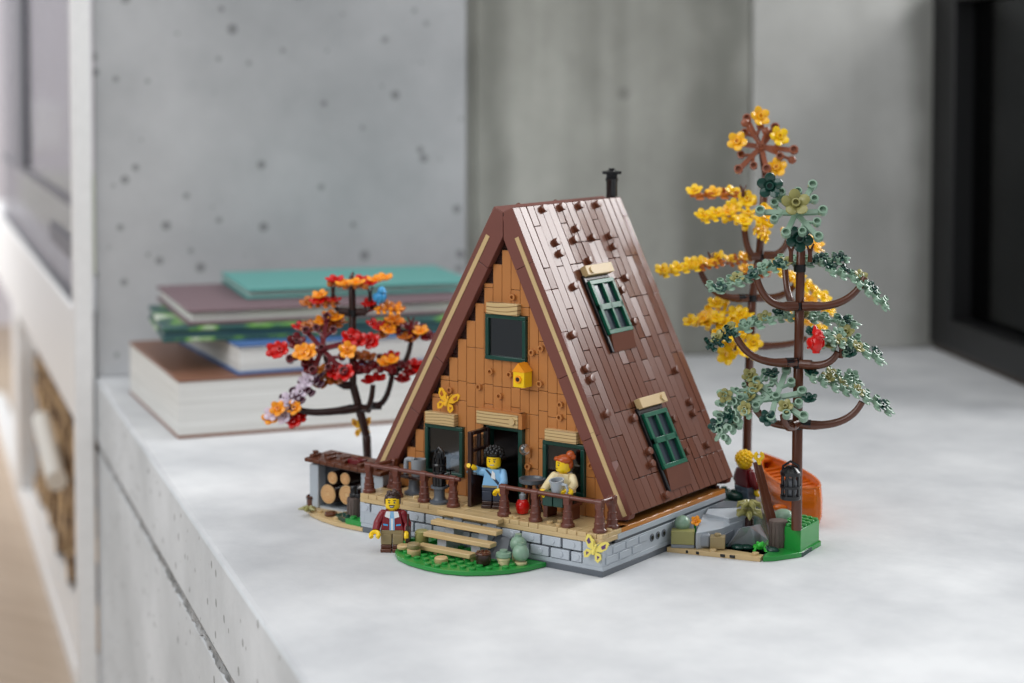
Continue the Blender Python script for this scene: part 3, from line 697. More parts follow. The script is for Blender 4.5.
# ================================================================== TOY FIGURES
def patch(mb, ang, z, w, h, m, r=.648):
    a0, a1 = ang-w/2/r, ang+w/2/r; n = 4; vs = []
    for i in range(n+1):
        a = a0+(a1-a0)*i/n; vs += [(r*math.sin(a), -r*math.cos(a), z-h/2), (r*math.sin(a), -r*math.cos(a), z+h/2)]
    mb.add(vs, [(2*i, 2*i+2, 2*i+3, 2*i+1) for i in range(n)], m)
def figure(loc, rz, label, top, arm, legs, boots, hands, hair, hairmat, seated=False, head_turn=0, extra=None, sc=1.05, face='smile', world=False):
    e = thing('toy_figure', loc, label, 'toy figure', rz); e.scale = (sc,)*3
    hipz = 1.5 if not seated else .45
    if world: hands = [Matrix.Rotation(-rz, 3, 'Z') @ (Vector(h)-Vector(loc))/sc for h in hands]
    for sx in (-1, 1):
        mb = MB(); x0, x1 = (.04, .96) if sx > 0 else (-.96, -.04)
        if not seated:
            mb.box(x0, x1, -.5, .48, .62, 1.5, 0); mb.box(x0, x1, -.52, .48, .3, .62, 1); mb.box(x0, x1, -.78, .48, 0, .32, 1); mb.cyl((x0, 0, 1.5), (x1, 0, 1.5), .46, .46, 14, 0)
        else:
            mb.box(x0, x1, -1.4, .2, -.02, .9, 0); mb.box(x0, x1, -1.9, -1.35, -.02, 1.2, 1); mb.cyl((x0, 0, .45), (x1, 0, .45), .46, .46, 14, 0)
        mb.build('leg', [legs, boots], e, bevel=.06)
    MB().box(-.97, .97, -.48, .48, hipz, hipz+.36).build('hips', legs, e, bevel=.06)
    z0 = hipz+.36; z1 = z0+1.62
    mb = MB(); vs = [(-.97,-.5,z0),(.97,-.5,z0),(.97,.5,z0),(-.97,.5,z0),(-.66,-.46,z1),(.66,-.46,z1),(.66,.46,z1),(-.66,.46,z1)]
    mb.add(vs, [(0,3,2,1),(4,5,6,7),(0,1,5,4),(1,2,6,5),(2,3,7,6),(3,0,4,7)], 0)
    fr_y = lambda z: -.5+(z-z0)/(z1-z0)*.04-.012
    def front(poly, m):          # printed on the chest: thin shapes lying on the front
        mb.add([(x, fr_y(z0+q)-.01*m, z0+q) for x, q in poly], [tuple(range(len(poly)))], m)
    mats = [top]
    if extra == 'jacket':
        mats += ['light_blue', 'white', 'bird_blue', 'dark_red']
        front([(-.22, 0), (.22, 0), (.2, 1.6), (-.2, 1.6)], 1); front([(-.08, 0), (.08, 0), (.1, 1.0), (-.1, 1.0)], 2)
        front([(-.62, 1.15), (-.2, 1.0), (-.14, 1.6), (-.5, 1.6)], 2); front([(.2, 1.0), (.62, 1.15), (.5, 1.6), (.14, 1.6)], 2)
        front([(-.75, .42), (-.35, .36), (-.35, .5), (-.75, .56)], 3); front([(.35, .36), (.75, .42), (.75, .56), (.35, .5)], 3)
    if extra == 'satchel':
        mats += ['navy', 'white', 'dark_tan']
        front([(.66, .1), (.84, .3), (-.45, 1.6), (-.68, 1.6)], 1); front([(-.12, .9), (.3, .7), (.25, 1.3), (0, 1.55)], 2)
        front([(-.9, 0), (.9, 0), (.9, .18), (-.9, .18)], 3)
    if extra == 'sweater': mats += ['cream_rope']; front([(-.4, 1.2), (.4, 1.2), (.2, 1.6), (-.2, 1.6)], 1)
    mb.build('torso', mats, e, bevel=.05)
    for sx, hp in zip((-1, 1), hands):
        hp = Vector(hp); sh = Vector((sx*.84, 0, z1-.34)); el = sh.lerp(hp, .5)+Vector((sx*.18, .22, -.12))
        wr = hp
        mb = MB(); mb.ell(sh, .36); mb.tube([sh, sh.lerp(el, .6), el, el.lerp(wr, .45), wr], [.37, .37, .36, .34, .31], 10); mb.build('arm', arm, e)
        d = (wr-el).normalized(); mb = MB(); mb.cyl(wr-d*.05, wr+d*.18, .17, .17, 10)
        c = wr+d*.44; ax = Vector((0, 0, 1)) if abs(d.z) < .7 else Vector((1, 0, 0)); b = ax.cross(d).normalized()
        mb.tube([c+(d*math.cos(t)+b*math.sin(t))*.33 for t in [PI*(.25+1.5*i/10) for i in range(11)]], .2, 8)
        mb.build('hand', 'skin_yellow', e)
    # head
    h = MB(); hm = ['skin_yellow', 'black', 'white', 'dark_red', 'hair_brown']
    h.lathe([(.34, -.12), (.36, 0), (.5, .03), (.6, .1), (.635, .22), (.635, .85), (.6, .98), (.48, 1.06), (.32, 1.08), (.32, 1.25)], n=24)
    for sx in (-1, 1): patch(h, sx*.36, .66, .13, .15, 1); patch(h, sx*.36+.03, .69, .04, .05, 2, .655); patch(h, sx*.38, .84, .26, .06, 4)
    if face == 'beard': patch(h, 0, .40, .5, .10, 4); patch(h, 0, .29, .34, .14, 1, .652); patch(h, 0, .32, .26, .05, 2, .658)
    elif face == 'soft': patch(h, 0, .34, .26, .05, 3); 
    else: patch(h, .02, .33, .42, .09, 1); patch(h, .02, .34, .34, .05, 2, .655)
    ho = h.build('head', hm, e); ho.location = Vector((0, 0, z1+.1))*S; ho.rotation_euler.z = head_turn
    hb = MB()
    if hair == 'short':
        hb.ell((0, .12, .95), (.72, .72, .42)); hb.ell((0, .36, .62), (.66, .46, .55)); hb.box(-.68, -.5, -.25, .3, .45, .95); hb.box(.5, .68, -.25, .3, .45, .95)
        for k in range(16): a = k*.6; hb.ell((.42*math.sin(a)*(.6+.4*(k % 2)), -.42*math.cos(a)*(.6+.4*(k % 2))+.05, 1.22+.08*(k % 3)), .2)
    if hair == 'afro':
        hb.ell((0, .1, 1.25), (.8, .75, .55)); hb.ell((0, .36, .75), (.66, .44, .6))
        for k in range(46):
            z = 1-1.3*(k+.5)/46; rr_ = math.sqrt(max(0, 1-z*z)); a = k*2.4
            if math.cos(a)*rr_ > .5 and z < .05: continue
            hb.ell((.8*rr_*math.sin(a), .1-.78*rr_*math.cos(a)*.95, 1.25+.6*z), .2, nu=8, nv=5)
    if hair == 'bun':
        hb.ell((0, .1, .98), (.74, .72, .46)); hb.ell((0, .36, .66), (.68, .48, .62)); hb.ell((-.35, -.35, 1.05), (.38, .3, .22)); hb.ell((.3, .5, 1.42), (.4, .38, .36)); hb.ell((.5, .62, 1.28), .26); hb.ell((.12, .66, 1.3), .25)
    if hair == 'curls':
        hb.ell((0, .08, .9), (.74, .72, .55)); hb.ell((0, .3, .5), (.72, .52, .62))
        for k in range(60):
            z = 1-1.7*(k+.5)/60; rr_ = math.sqrt(max(0, 1-z*z)); a = k*2.4
            if math.cos(a)*rr_ > .45 and z < .2: continue
            hb.ell((.78*rr_*math.sin(a), .08-.76*rr_*math.cos(a), .8+.7*z), .16, nu=8, nv=5)
    o = hb.build('hair', hairmat, e, angle=60); o.location = Vector((0, 0, z1+.1))*S; o.rotation_euler.z = head_turn
    return e, z0
f1, _ = figure(gz(391.5, 551, 0)+Vector((.0, .2, 0)), .55, 'moustached toy figure in dark red jacket and tan trousers standing on the concrete', 'plaid_red', 'plaid_red', 'dark_tan', 'trunk_brown',
       [(-1.35, -.7, 1.85), (1.25, -.4, 1.75)], 'short', 'hair_brown', extra='jacket', face='beard')
mb = MB(); mb.box(-.18, .18, -.5, .5, 0, 1.7); mb.tube([(0, -.4, 1.6), (0, -.2, 2.6), (0, .2, 2.6), (0, .4, 1.6)], .08, 6)
MB.build(mb, 'satchel', 'hair_brown', f1, off=(-1.35, .3, -.55), bevel=.06)
f2, _ = figure((-13.3, 2.75, 3.62), .35, 'black haired toy figure in light blue shirt standing in the open doorway', 'light_blue', 'light_blue', 'navy', 'dark_brown',
       [(-14.75, 1.9, 7.05), (-11.75, 1.55, 5.6)], 'afro', 'black', extra='satchel', sc=1.0, world=True)
f3, _ = figure((-5.95, 2.95, 5.06), .1, 'red haired toy figure with a bun seated on the porch bench holding a mug', 'cream', 'cream', 'dark_green', 'dark_green',
       [(-7.0, 1.4, 6.2), (-4.5, 1.75, 6.5)], 'bun', 'dark_orange_hair', seated=True, head_turn=-.55, extra='sweater', face='soft', world=True)
f4, _ = figure(gz(745, 506, 1.0), 2.75, 'curly blond toy figure in dark red top seen from behind near the canoe', 'dark_red', 'dark_red', 'sand_blue', 'sand_blue',
       [(-1.15, -.4, 1.8), (1.15, -.4, 1.8)], 'curls', 'yellow', sc=1.05)
e = thing('mug', (-5.4, 1.45, 6.0), 'grey mug held by the red haired toy figure on the bench', 'mug', -.2); e.scale = (1.5,)*3; e.rotation_euler.x = .2
MB().lathe([(.34, 0), (.38, .05), (.42, .85), (.46, .95), (.36, .95), (.34, .6), (.05, .55)], n=16).build('cup', 'light_grey', e)
MB().tube([(.4, 0, .75), (.75, 0, .75), (.8, 0, .5), (.75, 0, .2), (.38, 0, .2)], .08, 8).build('handle', 'light_grey', e)
MB().lathe([(.36, .6), (.36, .72)], n=14).build('drink', 'dark_brown', e)

# ================================================================== WOOD SHED
shed = thing('wood_shed', (-31, 5, 0), 'low toy wood shed with brown slatted roof beside the left end of the cabin', 'shed')
SOFF = (-31, 5, 0)
def spart(mb, name, mats, parent=None, **k): return mb.build(name, mats, parent or shed, off=SOFF, **k)
poly = [(-36.6,3.9),(-36,3.0),(-34.2,1.6),(-32,.7),(-29.6,.05),(-26.3,-.05),(-26.3,10),(-36.6,10)]
mb = MB(); mb.prism(poly, .05, .42, 0)
for t in range(6):
    a = Vector((-35.6, 2.6)).lerp(Vector((-27.6, 0.1)), t/5)
    if t in (1, 2, 4): mb.box(a.x-.3, a.x+.3, a.y-.12+.0, a.y+.6, .1, .38, 1)
for x, y in ((-34.5, 2.4), (-33.5, 2.2), (-30.5, 1.2), (-35.5, 3.6)): mb.stud(x, y, .4, 0)
base = spart(mb, 'base_plate', ['tan', 'black'], bevel=.03)
mb = MB(); mb.prism([(-30.8,1.4),(-29.2,.5),(-26.5,.3),(-26.5,2.6),(-30.4,2.8)], .42, .8, 1); mb.prism([(-28.6,.25),(-26.5,.15),(-26.5,1.1),(-28.2,1.2)], .42, .9, 0)
for x, y in ((-28, .7), (-27, .7)): mb.stud(x, y, .9, 0)
for x, y in ((-29.9, 1.8), (-29.2, 1.4)): mb.stud(x, y, .8, 1)
spart(mb, 'grass_tuft', ['green', 'dark_green'], base)
mb = MB(); mb.box(-35.8, -34.7, 3.3, 4.4, .42, 4.6); spart(mb, 'post', 'light_grey', bevel=.05)
mb = MB(); mb.box(-29.3, -26.6, 3.3, 4.4, .42, 4.6); spart(mb, 'post', 'light_grey', bevel=.05)
spart(MB().box(-35.8, -26.8, 8.6, 9.2, .42, 4.5), 'back_panel', 'dark_grey')
spart(MB().box(-35.8, -35.3, 4.4, 8.8, .42, 4.5), 'side_panel', 'dark_grey')
spart(MB().box(-34.7, -29.3, 3.5, 8.6, .42, .62), 'shed_floor', 'light_grey')
mb = MB(); TM = Matrix.Translation((-31.6, 2.9, 4.8)) @ Matrix.Rotation(.03, 4, 'X') @ Matrix.Rotation(.03, 4, 'Y')
mb.box(-4.0, 4.6, .6, 3.6, -.35, -.05, 1, TM)
for k in range(10):
    mb.box(-4.5+.96*k, -4.5+.96*k+.92, 0, 3.9, -.05, .32, 0, TM)
for k in range(9): mb.box(-4.3+1.0*k, -3.8+1.0*k, .5+(k*37 % 2), 1.7+(k*37 % 2), .3, .6, 0, TM)
for (x, y) in ((-4.2, 1.3), (-2.0, 2.2), (.9, 1.2), (2.7, 2.9)): mb.stud(x, y, .6, 0, TM)
mb.box(.2, 1.7, .9, 1.9, .3, .75, 2, TM)
spart(mb, 'shed_roof', ['trunk_brown', 'dark_brown', 'dark_red'], bevel=.05)
lproto = None
for (px, py, r, lab) in ((328.4, 494, .98, 'large round toy log at the lower left inside the wood shed'), (332.8, 477.8, .62, 'small round toy log at the upper left inside the wood shed'),
                         (345.5, 478.8, .62, 'small round toy log at the upper right inside the wood shed'), (347, 495, .98, 'large round toy log half hidden behind the grey stump')):
    p = gy(px, py, 3.5)
    e = thing('toy_log', p, lab, 'log', 0, 'toy logs in the wood shed')
    mb = MB(); mb.cyl((0, 0, 0), (0, 4.6, 0), r, r, 18, 0); mb.build('bark', 'dark_brown', e)
    mb = MB(); mb.cyl((0, -.08, 0), (0, .05, 0), r*.93, r*.95, 18, 0)
    for q in (.3, .55, .78): mb.tube([(r*q*math.cos(a), -.085, r*q*math.sin(a)) for a in [2*PI*i/16 for i in range(17)]], .025, 4, 1)
    mb.build('cut_end', ['log_end', 'dark_orange'], e)
def bark_stump(loc, r, h, label, topmat='dark_grey', mat='stump_grey'):
    e = thing('tree_stump', loc, label, 'stump')
    mb = MB()
    mb.lathe([(r, 0), (r, h), (r*.8, h), (r*.8, h+.01)], n=20)
    rs_ = random.Random(1)
    for k in range(14):
        a = k*2*PI/14; zz = 0
        while zz < h-.2:
            l = rs_.uniform(.3, .9); l = min(l, h-zz)
            mb.box(-.1, .1, r-.03, r+.05, zz+.04, zz+l-.04, 0, Matrix.Rotation(a+rs_.uniform(-.05,.05), 4, 'Z')); zz += l
    mb.build('bark', mat, e); return e
st = bark_stump(gz(353, 521, .42)+Vector((-.3, .6, 0)), .68, 2.1, 'dark grey stump with black boot shaped block on top beside the wood shed')
mb = MB(); mb.lathe([(.42, 2.1), (.45, 2.4), (.36, 2.5), (.36, 3.1), (.3, 3.2)], (-.1, 0, 0), 12); mb.box(-.1, .7, -.25, .25, 2.1, 2.5); mb.build('block', 'black', st, bevel=.04)
e = thing('bucket', gz(310.5, 507, .42)+Vector((-.2, .5, 0)), 'small reddish brown bucket at the left corner of the wood shed', 'bucket')
MB().lathe([(.5, 0), (.55, .1), (.58, 1.0), (.5, 1.05), (.48, .7)], n=16).build('tub', 'trunk_brown', e); MB().lathe([(.62, .75), (.64, .82), (.62, .9)], n=16).build('band', 'dark_brown', e)
single(MB().lathe([(.55, 0), (.6, .06), (.6, .3), (.52, .36)], n=16), 'brown_disc', 'trunk_brown', gz(329, 517, .42)+Vector((-.2, .5, 0)), 'flat round brown disc on the tan plate before the wood shed', 'disc')
mb = MB()
for k in range(5):
    a = 1.3*k; mb.tube([(0, 0, .1), (.4*math.cos(a), .4*math.sin(a), .4), (.9*math.cos(a), .9*math.sin(a), .3)], [.16, .22, .08], 6)
single(mb, 'weed', 'olive', gz(308, 513, .42)+Vector((-.3, .3, 0)), 'tiny olive weed at the left tip of the shed plate', 'plant')

# ================================================================== TREES
def knob(mb, x, y, r=.33): mb.lathe([(r*.9, -.15), (r, -.06), (r, .4), (r*.68, .42), (r*.62, .14), (.02, .14)], (x, y, 0), 10)
def spray_mesh(name, mat, seed, arms=6, R=2.6):
    q = random.Random(seed); mb = MB()
    knob(mb, 0, 0)
    for k in range(arms):
        a = 2*PI*k/arms+q.uniform(-.12,.12); R_ = R*(1.05 if k % 2 else .78); Mz = Matrix.Rotation(a, 4, 'Z')
        mb.box(.1, R_, -.2, .2, -.13, .12, 0, Mz); knob(mb, R_*math.cos(a), R_*math.sin(a), .38)
        if k % 2:
            for sg in (-1, 1):
                b = a+sg*.40; x, y = .66*R_*math.cos(b), .66*R_*math.sin(b); knob(mb, x, y)
                mb.tube([(R_*.35*math.cos(a), R_*.35*math.sin(a), 0), (x, y, 0)], .15, 5)
    return mb.build(name, mat, angle=30)
def sprig_mesh(name, mat, seed):
    """long narrow leafy sprig along +X with lobes on both sides"""
    q = random.Random(seed); mb = MB()
    mb.box(-2.4, 2.4, -.16, .16, -.12, .12)
    for i in range(4):
        x = -1.9+i*1.25
        if i % 2: knob(mb, x, 0, .34)
        for sg in (-1, 1):
            y = sg*q.uniform(.55, .8); xx = x+.3+q.uniform(-.15, .15); knob(mb, xx, y, .36); mb.tube([(x-.1, 0, 0), (xx, y, 0)], .16, 5)
            mb.ell((xx+.1, y*1.45, -.04), (.44, .36, .12), nu=8, nv=4)
    mb.ell((2.7, 0, -.02), (.55, .26, .1), nu=8, nv=4); return mb.build(name, mat, angle=30)
def blossom_mesh(name, mat):
    mb = MB()
    for k in range(5):
        a = 2*PI*k/5; M = Matrix.Rotation(a, 4, 'Z') @ Matrix.Translation((.56, 0, .14)) @ Matrix.Rotation(-.5, 4, 'Y')
        mb.ell((0, 0, 0), (.5, .43, .15), 0, M, 10, 5)
    mb.lathe([(.3, -.1), (.3, .38), (.2, .39), (.19, .1), (.02, .1)], n=12)
    return mb.build(name, mat)
PROTO = {}
def proto_of(kind, mat, parent):
    key = (kind, mat)
    if key not in PROTO:
        PROTO[key] = {'spray': lambda: spray_mesh('leaf_spray', mat, hash(mat) % 97 if False else len(mat)), 'sprig': lambda: sprig_mesh('leaf_sprig', mat, len(mat)+1), 'blossom': lambda: blossom_mesh('blossom', mat)}[kind]()
        PROTO[key].parent = parent; return PROTO[key]
    c = PROTO[key].copy(); COL.objects.link(c); c.parent = parent; return c
def dirv(r, u, t): return (RT*r+Vector((0,0,1))*u+TOCAM*t).normalized()
class Tree:
    def __init__(s, name, label, base, seed):
        s.e = thing(name, base, label, 'toy tree'); s.b = Vector(base); s.q = random.Random(seed)
    def mesh(s, mb, name, mat, **k): return mb.build(name, mat, s.e, off=s.b, **k)
    def place(s, kind, mat, p, n, roll, sc=1.0):
        o = proto_of(kind, mat, s.e); o.location = (Vector(p)-s.b)*S; o.rotation_euler = basis(n, roll).to_euler(); o.scale = (sc*((.82 if mat in ('dark_green', 'olive', 'sand_green') and sc < 1 else 1.08) if kind == 'blossom' else 1.08),)*3; return o
    def trunk(s, pts, r, mat='trunk_brown'):
        for i, (a, b) in enumerate(zip(pts, pts[1:])):
            a, b = Vector(a), Vector(b); rr_ = r*(1-.05*i)
            d = (b-a).normalized()
            s.mesh(MB().tube([a, a+d*.12, b-d*.12, b], [rr_*.9, rr_, rr_, rr_*.9], 14), 'trunk_segment', mat)
    def collar(s, p, r): s.mesh(MB().cyl(Vector(p)-Vector((0,0,.32)), Vector(p)+Vector((0,0,.32)), r, r, 14), 'collar', 'black')
    def branch(s, p0, p1, sag=1.6, mat='trunk_brown', r=.36):
        """curved horn: leaves the collar sideways, then sweeps up to its tip"""
        p0, p1 = Vector(p0), Vector(p1); h = p1-p0; hor = Vector((h.x, h.y, 0)); c = p0+hor*.78+Vector((0, 0, min(0, h.z)*.2-sag*.22))
        pts = []; rads = []
        for i in range(13):
            t = i/12; pts.append(p0*(1-t)**2+c*2*t*(1-t)+p1*t*t); rads.append(r*(1.15 if t < .2 else 1.05-.25*t))
        s.mesh(MB().tube(pts, rads, 10), 'branch', mat)
        d = hor.normalized() if hor.length > .01 else Vector((0,0,1))
        s.mesh(MB().cyl(p0-d*.1, p0+d*.95, .4, .42, 12), 'branch_socket', 'black' if s.q.random() < .35 else mat)
    def twig(s, p, mat='trunk_brown', h=1.3):
        mb = MB(); p = Vector(p); mb.tube([p, p+Vector((0, 0, h*.6))], [.22, .18], 8)
        for sg in (-1, 1): mb.tube([p+Vector((0, 0, h*.5)), p+RT*sg*.32+Vector((0, 0, h))], [.16, .07], 6)
        s.mesh(mb, 'twig', mat)
    def spray(s, p, n, mat, blooms, sc=1.0, roll=0, kind='spray', spread=2.3, over=.2):
        n = Vector(n).normalized(); B = basis(n, roll); s.place(kind, mat, p, n, roll, sc)
        for i, b in enumerate(blooms):
            if isinstance(b, tuple): col, x, y = b
            else:
                a = roll+2*PI*(i+.5*s.q.random())/max(1, len(blooms)); d = spread*s.q.uniform(.65, 1.05); x, y = d*math.cos(a), d*math.sin(a); col = b
                if kind == 'sprig': x, y = s.q.uniform(-2.4, 2.4), s.q.uniform(-.8, .8)
            nn = (n+Vector((s.q.uniform(-.35,.35), s.q.uniform(-.35,.35), s.q.uniform(-.2,.3)))).normalized()
            s.place('blossom', col, Vector(p)+(B @ Vector((x, y, over)))*sc, nn, s.q.uniform(0, 6), s.q.uniform(.85, 1.0))
SG, DG, OL, YE, GO, LO, DO, RE, DR, LA = 'sand_green', 'dark_green', 'olive', 'yellow', 'gold', 'light_orange', 'dark_orange', 'red', 'dark_red', 'lavender'
UPV = dirv(0, 1, .12)
# ---- green tree
gd = 165.0
T = Tree('green_tree', 'tall toy fir with brown trunk and sage green leaf sprays, right of the others', gz(796.5, 530, 2.4), 1)
gp = lambda x, y, dd=0: at(x, y, T_d+dd)
T_d = (T.b-CAM).dot(FW)
T.trunk([T.b, gp(797.5, 423), gp(798.5, 362), gp(799.5, 308), gp(801, 250), gp(802, 232)], .47)
for y in (425, 364, 306, 268): T.collar(gp(796.5+(530-y)*.012, y), .54)
T.spray(gp(796, 213, -1), dirv(-.1, .55, .8), SG, [], 1.05, .05)
T.place('blossom', OL, gp(795.5, 204, -1.6), dirv(-.05, .45, .9), .4, 1.2)
T.place('blossom', DG, gp(770, 186, -.5), dirv(-.2, .1, 1), .3, 1.1); T.place('blossom', DG, gp(799, 238, -1), dirv(0, 0, 1), 1, 1.15)
T.mesh(MB().tube([gp(796, 213), gp(780, 200), gp(769, 189)], .18, 8), 'stem', SG)
for x in (791, 810): T.twig(gp(x, 262, -.3), h=1.6)
def sp(x, y, dd, n, mat, bl, sc=1., roll=0., kind='spray'): T.spray(gp(x, y, dd), n, mat, bl, sc, roll, kind)
ROLLX = lambda n: math.atan2((basis(n).transposed() @ RT).y, (basis(n).transposed() @ RT).x)
def sprig(x0, y0, x1, y1, dd, mat, bl, dz=0, up=.0):
    """leafy sprig running between two picture points at one depth"""
    a, b = gp(x0, y0, dd-dz), gp(x1, y1, dd+dz); d = (b-a); L = d.length; d.normalize()
    n = dirv(0, 1, .25+up); n = (n-d*n.dot(d)).normalized(); y = n.cross(d)
    R = Matrix((d, y, n)).transposed(); o = proto_of('sprig', mat, T.e)
    o.location = ((a+b)/2-T.b)*S; o.rotation_euler = R.to_euler(); o.scale = (L/5.6, 1, 1)
    for i, c in enumerate(bl):
        t = (i+.5)/len(bl); p = a.lerp(b, t)+y*T.q.uniform(-.8, .8)+n*.2
        T.place('blossom', c, p, (n+dirv(T.q.uniform(-.3,.3), 0, T.q.uniform(0,.4))*.4), T.q.uniform(0, 6), .85)
sprig(706, 292, 748, 277, -1, SG, [DG, OL], .8); sprig(745, 277, 786, 263, -.5, SG, [DG, SG, DG]); sprig(770, 262, 826, 262, 1.5, SG, [OL, DG])
sprig(812, 262, 848, 258, 1, SG, [DG, DG]); sprig(822, 268, 868, 282, -.5, SG, [DG, DG, OL]); sprig(852, 276, 888, 308, -1, SG, [DG])
T.branch(gp(796, 306, -.6), gp(757, 279, -1.5)); T.branch(gp(803, 306, -.4), gp(865, 277, -1.2)); T.branch(gp(797, 306, .6), gp(785, 268, 4)); 
sprig(722, 334, 775, 318, -1, SG, [OL, SG, OL]); sprig(770, 318, 812, 314, 1.5, SG, [DG, OL]); sprig(704, 350, 735, 330, -1.5, DG, [OL]); sprig(800, 316, 858, 324, 2, SG, [SG, DG])
sprig(828, 330, 884, 362, -1, SG, [SG, OL, DG]); sprig(805, 332, 845, 344, -2, SG, [DG, SG, OL])
sp(843, 342, -1, dirv(.1, .8, .6), SG, [OL, OL, DG], .7, .3)
T.branch(gp(796, 362, -.6), gp(735, 334, -2)); T.branch(gp(801, 364, -.6), gp(838, 352, -2)); T.twig(gp(841, 358, -2), h=1.5)
sp(776, 398, -2, dirv(-.1, .75, .7), SG, [(OL, -1.4, 1.2), (OL, .5, -1.2), (DG, .2, 2.3), (DG, -1.2, -2.0), (DG, 2.6, -.9)], 1.05, .25)
sp(757, 388, -1, dirv(-.2, .7, .7), SG, [OL, OL], .6, .3); sprig(748, 398, 717, 438, -2.5, SG, [OL, DG, DG], .5, .5); sprig(733, 384, 726, 430, -2.2, SG, [OL, DG], .4, .5)
sprig(802, 372, 850, 392, -1, SG, [DG, OL, OL]); sprig(845, 385, 892, 412, -1.5, SG, [OL, DG]); sprig(820, 372, 862, 384, 1.5, SG, [OL, SG])
T.branch(gp(800, 424, -.6), gp(862, 402, -2)); T.branch(gp(796, 424, -.8), gp(783, 415, -3), 2.6); T.branch(gp(796, 424, -.4), gp(750, 396, -1.6))
gt = T
# red bird
e = thing('toy_bird', gp(816, 353, -3.2), 'small bright red toy bird perched in the green tree', 'bird', -.3)
def bird(e, mat, beak):
    mb = MB(); mb.ell((0, 0, .75), (.55, .62, .7)); mb.ell((.05, -.25, 1.45), (.42, .45, .45)); mb.tube([(0, .4, .6), (-.1, 1.2, .25)], [.35, .12], 8)
    if beak: mb.tube([(0, 0, 1.6), (-.1, .1, 2.2)], [.36, .05], 8)
    mb.build('body', mat, e)
    for sx in (-1, 1): MB().ell((sx*.5, .1, .8), (.14, .55, .42)).build('wing', mat, e)
    MB().tube([(.1, -.6, 1.42), (.25, -1.05, 1.35)], [.18, .03], 8).build('beak', mat if beak else mat, e)
    mb = MB(); mb.lathe([(.3, 0), (.3, .2)], n=10); mb.build('foot', mat, e)
bird(e, 'red', True); e.rotation_euler.z = .9; e.scale = (1.1,)*3
# ---- yellow tree (behind)
T = Tree('yellow_tree', 'tall toy tree with golden yellow blossoms standing behind the green tree', gz(746, 496, .5), 2); T_d = (T.b-CAM).dot(FW)
T.trunk([T.b, gp(748, 395), gp(752, 300), gp(759, 256), gp(765.5, 175), gp(762, 152)], .45)
for x, y in ((748, 346), (752, 298), (760, 257)): T.collar(gp(x, y), .52)
sp(761, 147, -.5, dirv(-.15, .35, .9), 'copper', [], 1.1, .9)
for c, x, y in ((GO, 759.5, 117), (YE, 778.5, 137), (GO, 737.5, 142), (GO, 777, 168)): T.place('blossom', c, gp(x, y, -1), dirv(T.q.uniform(-.3,.3), .35, .9), x, 1.0)
for x, y in ((745, 123), (792, 160), (766, 131)): T.mesh(MB().tube([gp(761, 147, -.7), gp(x, y, -.9)], .17, 8), 'stem', 'copper'); T.mesh(MB().ell(gp(x, y, -.9), .42), 'bud', 'copper')
sprig(698, 221, 735, 212, -1, YE, [YE, YE, GO]); sp(748, 214, -1, dirv(0, .7, .7), YE, [YE, YE, YE, GO], .85, .4); sprig(686, 196, 742, 194, 1, 'dark_orange', [YE, GO, YE]); sprig(752, 228, 768, 240, -1.5, YE, [YE])
T.twig(gp(743, 197, 0), h=1.2); T.branch(gp(758, 256, -.5), gp(744, 226, -1.2)); T.branch(gp(765, 255, -.4), gp(790, 232, -1)); sprig(780, 232, 822, 250, -.5, GO, [GO, YE, GO])
sprig(656, 275, 700, 266, -1, YE, [YE, YE, YE]); sprig(695, 268, 724, 261, -1, 'dark_orange', [YE, GO, YE]); sprig(724, 264, 752, 256, 1, 'dark_orange', [YE, GO]); T.twig(gp(711, 265, -.6), h=1.3)
T.branch(gp(748, 298, -.4), gp(700, 270, -1)); T.branch(gp(756, 298, 0), gp(797, 282, 2)); sprig(766, 262, 800, 285, 1.5, YE, [YE, GO]); sprig(790, 278, 828, 300, .5, YE, [YE, YE, YE]); sprig(740, 275, 770, 272, 3, 'dark_orange', [GO, GO])
sp(722, 321, -1, dirv(0, .75, .6), YE, [YE, YE, GO, YE, YE], .9, .2); sprig(684, 322, 722, 318, -1, YE, [YE, GO, YE]); sprig(715, 330, 752, 314, -1.5, YE, [YE, YE]); sp(742, 344, -2, dirv(.1, .5, .8), YE, [YE, YE, YE], .6); T.place('blossom', YE, gp(727, 355, -2), dirv(-.4, .2, 1), 0, 1.0)
T.branch(gp(745, 346, -.4), gp(712, 330, -1)); T.branch(gp(752, 346, -.2), gp(806, 338, 2)); sprig(778, 312, 828, 334, 3, YE, [YE, GO, YE]); sprig(800, 300, 834, 312, 3, YE, [GO, YE])
# ---- red tree (left)
T = Tree('red_tree', 'small toy tree with red and orange blossoms behind the wood shed', Vector((-37.2, 14.6, 0)), 3); T_d = 182.0
T.b = Vector((gp(368, 460).x, gp(368, 460).y, 0)); T.e.location = T.b*S
T.trunk([T.b, gp(367.5, 458), gp(366.5, 436)], .46, 'dark_brown'); T.trunk([gp(366.5, 436), gp(359, 408), gp(353, 385)], .44, 'dark_brown'); T.trunk([gp(353, 385), gp(352.5, 312), gp(352, 288)], .38, 'dark_brown')
T.collar(gp(353, 313), .5); T.mesh(MB().tube([gp(347, 313), gp(360, 313)], .35, 10), 'collar', 'black')
T.mesh(MB().tube([gp(352, 288), gp(351, 278), gp(353, 272)], [.35, .25, .12], 8), 'twig', 'dark_brown')
sp(352, 284, 0, UPV, DO, [], .75, .2)
for c, x, y, k in ((RE, 335, 281, 0), (LO, 345, 285, -1), (LO, 356, 284, -1), (RE, 369, 284, -.5), (LO, 376, 281, 0), (LO, 384, 279, .5), (RE, 360, 281, 1), (DO, 339, 285, .5)): T.place('blossom', c, gp(x, y, k), dirv(0, 1, .2), x, .95)
